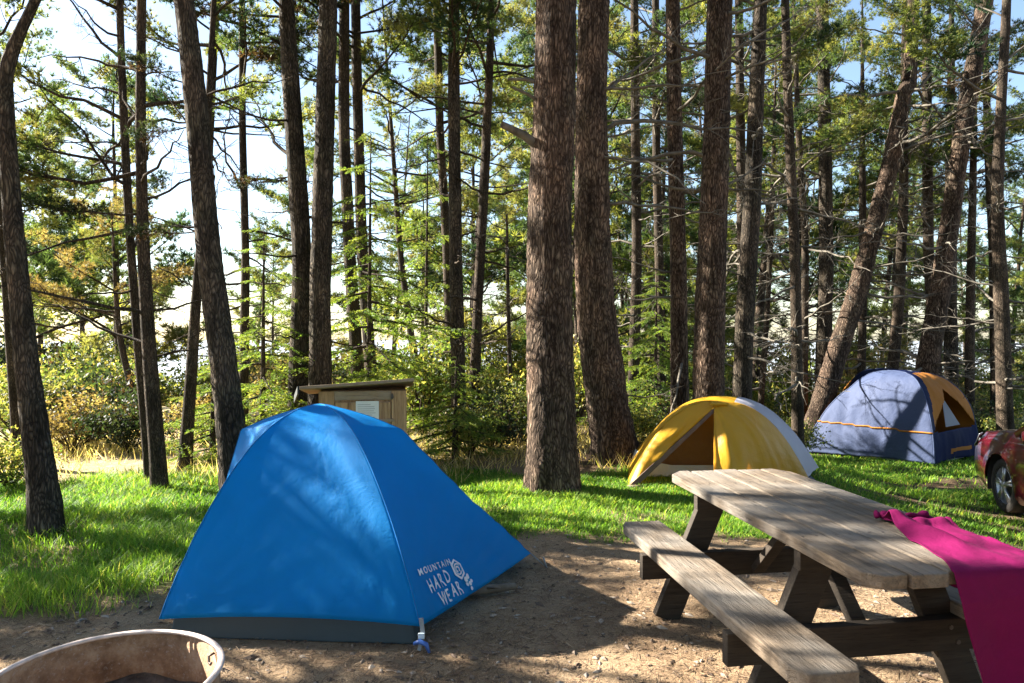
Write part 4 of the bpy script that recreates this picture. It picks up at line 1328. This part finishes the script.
# ------------------------------------------------------------------ picnic table
M['plank'] = m_wood('plank', (.06, .043, .03), (.225, .17, .12), 1, 1.0, .8, (.25, .23, .205), .6, .014)
M['plank_edge'] = M['plank']
M['beam_wood'] = m_wood('beam_wood', (.020, .015, .011), (.062, .047, .035), 0, 1.0, .85, (.055, .048, .04), .4)
M['bolt'] = m_simple('bolt', (.12, .10, .09), .5, .2, Metallic=.7)


def picnic_table():
    ang = math.atan2(.151, .989)
    root = empty('picnic_table', (1.221, 2.382, 0), ang)
    tag(root, 'weathered wooden picnic table with attached benches at the right', 'picnic table')
    W, L, Tz, th = .75, 1.87, .75, .05
    npl = 5; pw = W / npl
    ends = [(.0, .02), (-.012, .0), (.006, .012), (-.004, .0), (.008, .0)]
    for i in range(npl):
        x0 = i * pw + .003; x1 = (i + 1) * pw - .006
        y0 = .0 + ends[i][0]; y1 = L + ends[i][1]
        b = MB(); c = .052
        if i == 0: poly = [(x0, y0 + c), (x0 + c * 1.05, y0), (x1, y0), (x1, y1), (x0 + c * 1.6, y1), (x0, y1 - .09)]
        elif i == npl - 1: poly = [(x0, y0), (x1 - c, y0), (x1, y0 + c), (x1, y1 - .12), (x1 - .07, y1), (x0, y1)]
        else: poly = [(x0, y0), (x1, y0), (x1, y1), (x0, y1)]
        dz = random.uniform(-.002, .002)
        b.prism(poly, Tz - th + dz, Tz + dz)
        o = b.build('plank', M['plank'], root, bevel=.005)
        for yy in (.48, 1.5):
            bb = MB()
            for xx in (x0 + .04, x1 - .04): bb.tube([(xx, yy, Tz + dz - .004), (xx, yy, Tz + dz + .0015)], .006, 8)
            bb.build('bolt', M['bolt'], o)
    bx = ((-.262, -.012), (W + .012, W + .262))
    for (x0, x1) in bx:
        b = MB(); c = .05
        b.prism([(x0, .02 + c), (x0 + c * .8, -.0), (x1 - c * .5, -.0), (x1, .02 + c * .5), (x1, L + .09), (x0 + .03, L + .10), (x0, L + .04)], .43 - .058, .43)
        b.build('bench_plank', M['plank'], root, bevel=.007)
    wb = M['beam_wood']
    for y in (.50, 1.52):
        b = MB(); b.beam((-.285, y, .43 - .058 - .07), (W + .285, y, .43 - .058 - .07), .05, .135); b.build('crossbeam', wb, root, bevel=.004)
        b = MB(); b.beam((.03, y, Tz - th - .048), (W - .03, y, Tz - th - .048), .05, .09); b.build('cleat', wb, root, bevel=.004)
        for s in (-1, 1):
            cx = W / 2
            dy = .052 
            b = MB(); b.beam((cx + s * .20, y + dy, Tz - th - .01), (cx + s * .50, y + dy, -.015), .05, .145, (s, 0, .55)); b.build('leg', wb, root, bevel=.004)
            bb = MB()
            for zz, xx in ((.335, .345), (.27, .38)): bb.tube([(cx + s * xx, y - .03, zz), (cx + s * xx, y - .024, zz)], .010, 8)
            bb.build('bolt', M['bolt'], root)
        yin = .95 if y < 1 else 1.07
        b = MB(); b.beam((W / 2, y + (.05 if y < 1 else -.05), .27), (W / 2, yin, Tz - th - .03), .07, .04, (0, .7, .7)); b.build('brace', wb, root, bevel=.003)
    return root, ang


ptab, tang = picnic_table()

# --- magenta cloth over the near end
M['cloth'] = m_fabric('magenta_cloth', (.13, .0025, .05), .85, .03, (.4, .006, .1), .006, .15, 14.0)


def cloth():
    W = .75; base = Vector((1.221, 2.382, .75)); R = Matrix.Rotation(tang, 3, 'Z')
    na, nl = 90, 110
    a0, a1, l0, l1 = .33, 1.02, -.85, .72
    V = []; F_ = []
    for j in range(nl):
        for i in range(na):
            fa = i / (na - 1); fl = j / (nl - 1)
            l = l0 + (l1 - l0) * fl
            al = a0 - .02 + .2 * max(0, l) / .64 + (.10 * min(1, max(0, -l) / .4)) + .018 * math.sin(l * 9)
            lmax_shift = (1 - fa) * .04 + .10 * math.sin(fa * 5) * .3 + .10 * max(0, fa - .2)
            a = al + (a1 - al) * fa
            ll = l - (lmax_shift if l > 0 else 0) * max(0, l) / l1
            z = .005
            # wrinkles on the top
            wr = noise.noise((a * 7, ll * 3.2, 1.1)) * .035 + noise.noise((a * 16, ll * 9, 4)) * .010
            topw = .5 + .5 * min(1, max(0, ll) / .3)
            ra = math.exp(-((a - a0 - .13 - (.62 - ll) * .2) / .045) ** 2) * .035 * min(1, max(0, ll - .05) / .3) 
            rb_ = math.exp(-((ll - .52) / .035) ** 2) * .03 * (1 if a < .75 else 0)
            z += abs(wr) * topw + ra + rb_
            x, y = a, ll
            if ll < 0 and a <= W + .01:
                h = -ll; r = .012
                y = -.012 - .02 * min(1, h / .1) - .012 * math.sin(a * 22 + h * 2) * min(1, h / .25)
                z = .004 - h * .99
                if h < .02: y = -.018 * h / .02; z = .006 - h * .4
            elif a > W and ll >= 0:
                h = a - W
                x = W + .016 + .03 * min(1, h / .1) + .02 * math.sin(ll * 18 + 1) * min(1, h / .25); z = .004 - h
            elif a > W and ll < 0:
                h1, h2 = -ll, a - W; h = max(h1, h2) + .35 * min(h1, h2)
                q = math.atan2(h2, h1 + 1e-6) / (math.pi / 2)
                rad = .03 + .25 * min(h1, h2)
                x = W + .012 + rad * q * 1.0; y = -.02 - rad * (1 - q) * .8
                z = .004 - h
            else:
                z = max(z, .006)
            p = base + R @ Vector((x, y, z - (.0 if True else 0)))
            V.append(p)
    for j in range(nl - 1):
        for i in range(na - 1):
            k = j * na + i; F_.append((k, k + 1, k + na + 1, k + na))
    root_loc = base
    b = MB(); b.add([v - base for v in V], F_)
    o = b.build('tablecloth', M['cloth'], None, True, loc=base, solid=.003)
    tag(o, 'magenta cloth draped over the near right end of the picnic table', 'cloth')
    # bunched knot at the far corner, and a twisted band
    kb = MB()
    P0 = Vector((.515, .64, .02)); P1 = Vector((.74, .62, .025))
    pts = [R @ (P0.lerp(P1, t) + Vector((0, .01 * math.sin(t * 9), .008 * math.sin(t * 14)))) for t in np.linspace(0, 1, 12)]
    kb.tube(pts, [.022, .024, .016, .011, .010, .010, .012, .012, .014, .018, .022, .012], 8)
    kb.tube([R @ Vector((.515, .65, .01)), R @ Vector((.505, .66, .03)), R @ Vector((.51, .67, .045))], [.022, .016, .006], 7)
    kb.tube([R @ Vector((.525, .64, .012)), R @ Vector((.525, .58, .03)), R @ Vector((.55, .54, .012))], [.012, .014, .01], 7)
    kb.build('twisted_corner', M['cloth'], o, True, subsurf=1)


cloth()

# ------------------------------------------------------------------ fire ring
M['rim'] = m_simple('galvanised_rim', (.60, .50, .45), .5, .15, 14, .001, Metallic=.35)


def m_rust():
    n = NT('rusty_steel'); v = n.coord()
    f = n.noise(v, 9, 8, .7); g = n.noise(v, 70, 4, .7)
    c = n.ramp(f, [(.3, (.13, .065, .03)), (.5, (.30, .17, .09)), (.7, (.50, .34, .21))])
    c = n.mix(n.ramp(g, [(.55, (0, 0, 0)), (.7, (.7, .7, .7))]), c, (.42, .34, .28))
    vo = n.node('ShaderNodeTexVoronoi', feature='DISTANCE_TO_EDGE'); vo.inputs['Scale'].default_value = 5
    n.link(n.coord(), vo.inputs['Vector'])
    return n.finish(n.bsdf(c, .8, n.bump(n.math('ADD', f, n.math('MULTIPLY', g, .3)), .006), Metallic=.15))


M['rust'] = m_rust()


def fire_ring():
    root = empty('fire_ring', (-1.525, 2.6, -.02)); tag(root, 'round rusty steel fire ring with a pale rim at the lower left corner', 'fire ring')
    R, h, N = .405, .31, 96; b = MB()
    prof = [(R, 0), (R, h), (R - .006, h), (R - .006, 0)]
    V = []; Fs = []
    for i in range(N):
        a = 2 * math.pi * i / N
        V += [(r * math.cos(a), r * math.sin(a), z) for r, z in prof]
    for i in range(N):
        k = (i + 1) % N
        for j in range(3): Fs.append((i * 4 + j, k * 4 + j, k * 4 + j + 1, i * 4 + j + 1))
    b.add(V, Fs); b.build('ring_wall', M['rust'], root, True)
    b = MB(); a = np.linspace(0, 2 * math.pi, N + 1)
    V = []; n = 10
    for i in range(N):
        t = a[i]
        for j in range(n):
            q = 2 * math.pi * j / n; rr = R + .003 + .013 * math.cos(q); z = h + .006 + .009 * math.sin(q)
            V.append((rr * math.cos(t), rr * math.sin(t), z))
    Fs = [(i * n + j, ((i + 1) % N) * n + j, ((i + 1) % N) * n + (j + 1) % n, i * n + (j + 1) % n) for i in range(N) for j in range(n)]
    b.add(V, Fs); b.build('rim', M['rim'], root, True)
    # ash bed
    b = MB(); V = [(0, 0, .14)]; Fs = []
    for r in np.linspace(.05, R - .008, 12):
        for i in range(48):
            t = 2 * math.pi * i / 48; x, y = r * math.cos(t), r * math.sin(t)
            V.append((x, y, .13 + noise.noise((x * 9, y * 9, 2)) * .03 - .02 * (1 - r / R)))
    for i in range(48): Fs.append((0, 1 + i, 1 + (i + 1) % 48))
    for k in range(11):
        for i in range(48): Fs.append((1 + k * 48 + i, 1 + (k + 1) * 48 + i, 1 + (k + 1) * 48 + (i + 1) % 48, 1 + k * 48 + (i + 1) % 48))
    b.add(V, Fs); b.build('ash_bed', m_simple('ash', (.13, .10, .08), .95, .4, 12, .02), root, True)
    # bent hook and bolt on the inner wall, right side
    def on(aa, z, d): return Vector(((R - d) * math.cos(aa), (R - d) * math.sin(aa), z))
    b = MB(); b.tube([on(.68, h - .015, .008), on(.67, h - .02, .03), on(.67, h - .045, .03), on(.60, h - .045, .03), on(.58, h - .035, .028)], .005, 6)
    b.build('hook', M['bolt'], root, True)
    b = MB(); b.tube([on(.30, h - .07, .003), on(.30, h - .07, .012)], .006, 8); b.build('bolt', M['bolt'], root, True)


fire_ring()

# ------------------------------------------------------------------ wooden locker
M['locker_wood'] = m_wood('locker_wood', (.22, .115, .055), (.60, .38, .21), 2, .8, .7, (.50, .34, .21), .3, .005)
M['locker_roof'] = m_wood('locker_roof', (.20, .13, .09), (.42, .31, .22), 0, .8, .8, (.38, .32, .26), .5)
M['paper'] = m_simple('paper', (.78, .79, .80), .7, .02)
M['ink'] = m_simple('ink', (.25, .25, .28), .7, .02)
M['roofing'] = m_simple('dark_roofing', (.035, .04, .042), .8, .2, 30, .003)


def locker():
    Y = 8.0; k = Y / F
    X0, X1 = (320 - CX) * k, (406 - CX) * k; g = gzf(X0, Y)
    zt = H - (389 - CY) * k
    root = empty('wooden_locker', ((X0 + X1) / 2, Y, g), math.radians(9)); tag(root, 'wooden storage locker with a slanted roof and a white notice, behind the blue tent', 'locker')
    w = X1 - X0; hgt = zt - g; d = .6
    def px(u, v): return (u - CX) * k - root.location.x, H - (v - CY) * k - g
    b = MB(); b.box((0, d / 2 + .02, (hgt - .02) / 2), (w - .02, d, hgt - .02)); b.build('cabinet_body', M['locker_wood'], root, bevel=.004)
    # face frame
    b = MB()
    b.box((-w / 2 + .085, -.0, hgt / 2 - .01), (.17, .035, hgt - .03)); b.build('stile', M['locker_wood'], root, bevel=.003)
    b = MB(); b.box((w / 2 - .085, -.0, hgt / 2 - .01), (.17, .035, hgt - .03)); b.build('stile', M['locker_wood'], root, bevel=.003)
    b = MB(); b.box((0, -.0, hgt - .075), (w - .346, .033, .10)); b.build('top_rail', M['locker_roof'], root, bevel=.003)
    # door planks
    dw = w - .36
    door = MB(); door.box((0, .0, (hgt - .14) / 2), (dw, .018, hgt - .16)); dr = door.build('door', M['locker_wood'], root)
    for i in range(4):
        b = MB(); b.box((-dw / 2 + dw * (i + .5) / 4, -.013, (hgt - .14) / 2), (dw / 4 - .006, .014, hgt - .17)); b.build('door_plank', M['locker_wood'], dr, bevel=.002)
    x0, z0 = px(356, 401); x1, z1 = px(378.5, 423)
    b = MB(); b.box(((x0 + x1) / 2, -.023, (z0 + z1) / 2 - .03), (x1 - x0, .003, z0 - z1 + .06)); pn = b.build('notice', M['paper'], root)
    tag(pn, 'white paper notice')
    b = MB()
    for i in range(11):
        ww = (x1 - x0) * random.uniform(.55, .82); b.box((x0 + .02 + ww / 2 + .0, -.0262, z0 - .04 - i * .024), (ww, .001, .0045))
    b.build('notice_lines', M['ink'], pn)
    b = MB(); b.box((w / 2 - .165, -.026, hgt - .085), (.03, .02, .05)); b.tube([(w / 2 - .165, -.04, hgt - .05), (w / 2 - .15, -.045, hgt - .09), (w / 2 - .17, -.045, hgt - .12)], .008, 6)
    b.build('latch', M['bolt'], root)
    b = MB(); b.box((w / 2 - .22, -.03, hgt - .36), (.16, .03, .03)); b.build('handle', M['locker_roof'], root)
    # roof: plank slab tilted up to the front right, dark felt on the left
    xl, zl = px(303, 388); xr, zr = px(413, 381)
    s = (zr - zl) / (xr - xl)
    b = MB()
    b.add([(xl, -.14, zl), (xr, -.14, zr), (xr, d + .1, zr - .12), (xl, d + .1, zl - .12), (xl, -.14, zl + .035), (xr, -.14, zr + .035), (xr, d + .1, zr - .085), (xl, d + .1, zl - .085)],
          [(0, 3, 2, 1), (4, 5, 6, 7), (0, 1, 5, 4), (1, 2, 6, 5), (2, 3, 7, 6), (3, 0, 4, 7)])
    b.build('roof', M['locker_roof'], root, bevel=.003)
    b = MB(); b.beam((xl - .012, -.13, zl - .005), (xl - .14, .5, zl - .16), .02, .09, (0, .2, 1)); b.build('roof_edge', M['roofing'], root)


locker()

# ------------------------------------------------------------------ red car
M['car_red'] = (lambda n: n.finish(n.bsdf((.10, .003, .014), .28, None, Metallic=.45, Coat_Weight=1.0, Coat_Roughness=.04)))(NT('car_red'))
M['glass'] = (lambda n: n.finish(n.bsdf((.015, .018, .02), .05, None, Specular_IOR_Level=.8)))(NT('car_glass'))
M['tyre'] = m_simple('tyre', (.022, .019, .017), .85, .2, 20, .002)
M['tyre_side'] = M['tyre']
M['alloy'] = m_simple('alloy', (.50, .51, .53), .32, .04, Metallic=.8)
M['lamp'] = (lambda n: n.finish(n.bsdf((.16, .17, .19), .15, None, Metallic=.3, Coat_Weight=1.0)))(NT('headlamp'))
M['black'] = m_simple('black_plastic', (.012, .012, .013), .7, .1)


def car():
    # local frame: +x forward, y to the left side, wheels at y=0 (left side faces the camp)
    phi = math.radians(12)
    root = empty('red_car', (5.86, 8.3, gzf(5.86, 8.3) + .01)); root.rotation_euler = (math.radians(0), 0, math.radians(90 - 12))
    tag(root, 'dark red hatchback parked at the right border, only its front wheel and fender in view', 'car')
    half = .86; cyc = -.80
    xs = np.linspace(-3.35, 1.05, 180)
    wheels = (0.0, -2.55); RA = .372; zc = .315

    def top(x):       # shoulder line height
        return np.interp(x, [-3.35, -3.2, -2.4, -1.2, -.5, .1, .70, .97, 1.05], [.75, .93, .97, .96, .965, .955, .87, .73, .52])

    def crown_z(x):   # centre line height of hood
        return np.interp(x, [-3.35, -3.2, -2.4, -1.2, -.62, 0, .68, .97, 1.05], [.80, 1.0, 1.05, 1.05, 1.07, 1.02, .90, .76, .55])

    def halfw(x):
        return half * np.interp(x, [-3.35, -3.2, -2.8, -1, 0, .55, .85, .98, 1.05], [.70, .88, .98, 1, 1, .985, .93, .76, .58])
    nz = 46; rows = []
    for x in xs:
        t = float(top(x)); c = float(crown_z(x)); w = float(halfw(x)); r = []
        zb = .17 + .05 * max(0, (x - .5) / .36)
        for j in range(nz):
            q = j / (nz - 1)
            if q < .62:
                s = q / .62; z = zb + (t - zb) * s
                bul = 1 - .05 * (2 * s - 1) ** 2 - (.08 * max(0, s - .8) / .2) ** 1.0
                # flare round the arches
                fl = 0
                for wx in wheels:
                    dd = math.hypot(x - wx, z - zc); fl = max(fl, math.exp(-((dd - RA) / .09) ** 2) * .028)
                if s < .12: bul -= (.12 - s) * .35
                y = w * bul + fl
            else:
                s = (q - .62) / .38; a = s * math.pi / 2
                y = w * .87 * math.cos(a) if s > 0 else w * .87
                y = w * .87 * (1 - s ** 1.6)
                z = t + (c - t) * math.sin(a)
            r.append((x, y, z))
        rows.append(r)
    G = np.array(rows)

    def shellside(sgn):
        V = G.copy()
        # pull vertices near the wheel arch onto its circle
        for wx in wheels:
            d = np.hypot(V[..., 0] - wx, V[..., 2] - zc); m = (np.abs(d - RA) < .018) & (V[..., 1] > .5)
            f = RA / np.where(d == 0, 1, d)
            V[..., 0] = np.where(m, wx + (V[..., 0] - wx) * f, V[..., 0]); V[..., 2] = np.where(m, zc + (V[..., 2] - zc) * f, V[..., 2])
        V[..., 1] = cyc + sgn * V[..., 1]
        Q = []
        n1, n2 = V.shape[:2]
        for i in range(n1 - 1):
            for j in range(n2 - 1):
                cx_ = G[i:i + 2, j:j + 2, 0].mean(); cz_ = G[i:i + 2, j:j + 2, 2].mean()
                if j < n2 * .6 and any(math.hypot(cx_ - wx, cz_ - zc) < RA - .004 for wx in wheels): continue
                k = i * n2 + j; q = (k, k + 1, k + n2 + 1, k + n2)
                Q.append(q if sgn > 0 else q[::-1])
        return V.reshape(-1, 3), Q
    b = MB()
    for s in (1, -1): b.add(*shellside(s))
    # nose and tail caps
    for i in (0, -1):
        P = G[i]; L = [(p[0], cyc + p[1], p[2]) for p in P] + [(p[0], cyc - p[1], p[2]) for p in P[::-1]]
        b.add(L, [tuple(range(len(L)))] if i == -1 else [tuple(reversed(range(len(L))))])
    b.build('body', M['car_red'], root, True)
    b = MB(); b.box((-1.25, cyc, .30), (3.9, 1.15, .22))
    for wx in wheels:
        for s in (1, -1):
            P = []
            for k in range(17):
                a = math.pi * (k / 16) * 1.2 - .1 * math.pi
                P.append((wx + (RA + .01) * math.cos(a), zc + (RA + .01) * math.sin(a)))
            V = [(x, cyc + s * (half - .02), z) for x, z in P] + [(x, cyc + s * (half - .34), z) for x, z in P]
            b.add(V, [(i, i + 1, 18 + i, 17 + i) for i in range(16)] + [tuple(17 + i for i in range(17))])
    b.build('wheel_well', M['black'], root)
    # greenhouse
    g = MB()
    st = [(-3.2, .98, .62, 1.0), (-2.9, 1.30, .60, 1.02), (-2.3, 1.46, .58, 1.02), (-1.4, 1.50, .58, 1.02), (-.9, 1.42, .58, 1.02), (-.45, 1.15, .63, 1.02), (-.28, 1.03, .66, 1.02)]
    V = []; Fs = []
    for x, zt_, wt, zb_ in st:
        V += [(x, cyc + .80, .93), (x, cyc + wt, zt_), (x, cyc - wt, zt_), (x, cyc - .80, .93)]
    for i in range(len(st) - 1):
        for j in range(3): Fs.append((i * 4 + j, i * 4 + j + 1, i * 4 + 5 + j, i * 4 + 4 + j))
    Fs += [(0, 3, 2, 1), tuple(4 * (len(st) - 1) + i for i in range(4))]
    g.add(V, Fs); g.build('window', M['glass'], root, bevel=.03)
    g = MB(); V = []
    for x, zt_, wt, _ in st[1:5]: V += [(x, cyc + wt + .01, zt_ + .006), (x, cyc, zt_ + .045), (x, cyc - wt - .01, zt_ + .006)]
    g.add(V, [(i * 3 + j, i * 3 + j + 1, i * 3 + 4 + j, i * 3 + 3 + j) for i in range(3) for j in range(2)])
    for s in (1, -1):
        g.beam((-.26, cyc + s * .79, .95), (-.92, cyc + s * .60, 1.43), .05, .05); g.beam((-3.18, cyc + s * .70, .97), (-2.3, cyc + s * .60, 1.47), .08, .05)
        g.beam((-1.55, cyc + s * .80, .95), (-1.5, cyc + s * .60, 1.49), .03, .08, (1, 0, 0))
    g.build('roof', M['car_red'], root, True, solid=.02)
    for s in (1, -1):
        m_ = MB(); m_.box((-.95, cyc + s * .95, 1.02), (.12, .2, .13)); m_.build('side_mirror', M['car_red'], root, True, bevel=.04)
        # headlight wrapped on the front corner
        V = []; nn_ = 12
        for i in range(nn_):
            x = .62 + .33 * i / (nn_ - 1); t = float(top(x)); w = float(halfw(x))
            V += [(x, cyc + s * (w * .93 + .012), t - .02), (x, cyc + s * (w * .985 + .012), t - .045 - .09 * math.sin(min(1, i / 5) * 1.57))]
        m_ = MB(); m_.add(V, [(2 * i, 2 * i + 1, 2 * i + 3, 2 * i + 2) if s < 0 else (2 * i, 2 * i + 2, 2 * i + 3, 2 * i + 1) for i in range(nn_ - 1)])
        m_.build('headlight', M['lamp'], root, True, solid=.012)
    # door lines
    for wx in wheels:
        for s in (1, -1):
            yo = cyc + s * (half - .03)
            w = empty('wheel', (wx, yo, zc)); w.parent = root
            N = 48; prof = [(.315, -.17), (.318, -.15), (.318, -.03), (.308, -.008), (.27, .002), (.225, -.004), (.215, -.02), (.215, -.17)]
            V = []; Fs = []
            for i in range(N):
                a = 2 * math.pi * i / N
                V += [(r * math.cos(a), s * d, r * math.sin(a)) for r, d in prof]
            n = len(prof)
            for i in range(N):
                k = (i + 1) % N
                for j in range(n - 1): Fs.append((i * n + j, i * n + j + 1, k * n + j + 1, k * n + j))
            m_ = MB(); m_.add(V, Fs); m_.build('tyre', M['tyre'], w, True)
            m_ = MB(); V = []; Fs = []
            prof = [(.218, -.005), (.222, -.012), (.205, -.03), (.195, -.09)]; n = len(prof)
            for i in range(N):
                a = 2 * math.pi * i / N
                V += [(r * math.cos(a), s * d, r * math.sin(a)) for r, d in prof]
            for i in range(N):
                k = (i + 1) % N
                for j in range(n - 1): Fs.append((i * n + j, i * n + j + 1, k * n + j + 1, k * n + j))
            m_.add(V, Fs)
            for q in range(5):
                a = 2 * math.pi * q / 5 + .3
                for da in (-.13, .13):
                    m_.beam((.03 * math.cos(a), s * -.012, .03 * math.sin(a)), (.208 * math.cos(a + da), s * -.022, .208 * math.sin(a + da)), .03, .026, (0, 1, 0))
            m_.tube([(0, s * -.04, 0), (0, s * .0, 0)], .05, 20)
            m_.build('rim', M['alloy'], w, True)
            m_ = MB(); m_.tube([(0, s * -.10, 0), (0, s * -.09, 0)], .20, 32); m_.build('brake_disc', M['black'], w)


car()

# fallen stick lying in the dirt near the blue tent
b = MB(); b.tube([(0, 0, 0), (.12, .03, .012), (.25, .05, .016), (.36, .10, .012)], [.026, .030, .028, .020], 9)
b.tube([(.18, .04, .02), (.24, -.03, .05), (.27, -.05, .055)], [.010, .008, .005], 6)
tag(b.build('fallen_branch', M['dead_wood'], None, True, loc=(-.34, 4.2, .018)), 'short thick dry branch lying in the shade under the blue tent right hem', 'branch')

# ------------------------------------------------------------------ light, sky, camera
SH = Vector((-.935, .355, 0)).normalized(); EL = math.radians(32)
S = Vector((SH.x * math.cos(EL), SH.y * math.cos(EL), math.sin(EL)))
sun = bpy.data.lights.new('sun', 'SUN'); sun.energy = 5.0; sun.angle = math.radians(.5); sun.color = (1, .93, .80)
so = bpy.data.objects.new('sun', sun); COL.objects.link(so); so.rotation_euler = S.to_track_quat('Z', 'Y').to_euler()
so.location = S * 60
w = bpy.data.worlds.new('World'); SC.world = w; w.use_nodes = True
nt = w.node_tree; nt.nodes.clear()
sk = nt.nodes.new('ShaderNodeTexSky'); sk.sky_type = 'NISHITA'; sk.sun_disc = False
sk.sun_elevation = EL; sk.sun_rotation = math.atan2(SH.x, SH.y); sk.air_density = 1.0; sk.dust_density = .7
bg = nt.nodes.new('ShaderNodeBackground'); bg.inputs['Strength'].default_value = .053
wo = nt.nodes.new('ShaderNodeOutputWorld')
nt.links.new(sk.outputs[0], bg.inputs[0]); nt.links.new(bg.outputs[0], wo.inputs[0])

cam = bpy.data.cameras.new('camera'); co = bpy.data.objects.new('camera', cam); COL.objects.link(co)
cam.sensor_width = 36; cam.lens = F / 1024 * 36; cam.clip_end = 2000; cam.clip_start = .05
co.location = (0, 0, H); co.rotation_euler = (math.radians(90) - math.atan((341.5 - CY) / F), 0, 0)
co.rotation_euler[0] = math.radians(90) + math.atan((CY - 341.5) / F) * -1 * -1
SC.camera = co
vs = SC.view_settings
vs.view_transform = 'Standard'; vs.look = 'None'; vs.gamma = 1; vs.use_curve_mapping = False; vs.exposure = 2.6
SC.cycles.max_bounces = 6; SC.cycles.diffuse_bounces = 3; SC.cycles.glossy_bounces = 2; SC.cycles.transmission_bounces = 3
SC.cycles.transparent_max_bounces = 4; SC.cycles.caustics_reflective = False; SC.cycles.caustics_refractive = False
SC.cycles.use_denoising = True
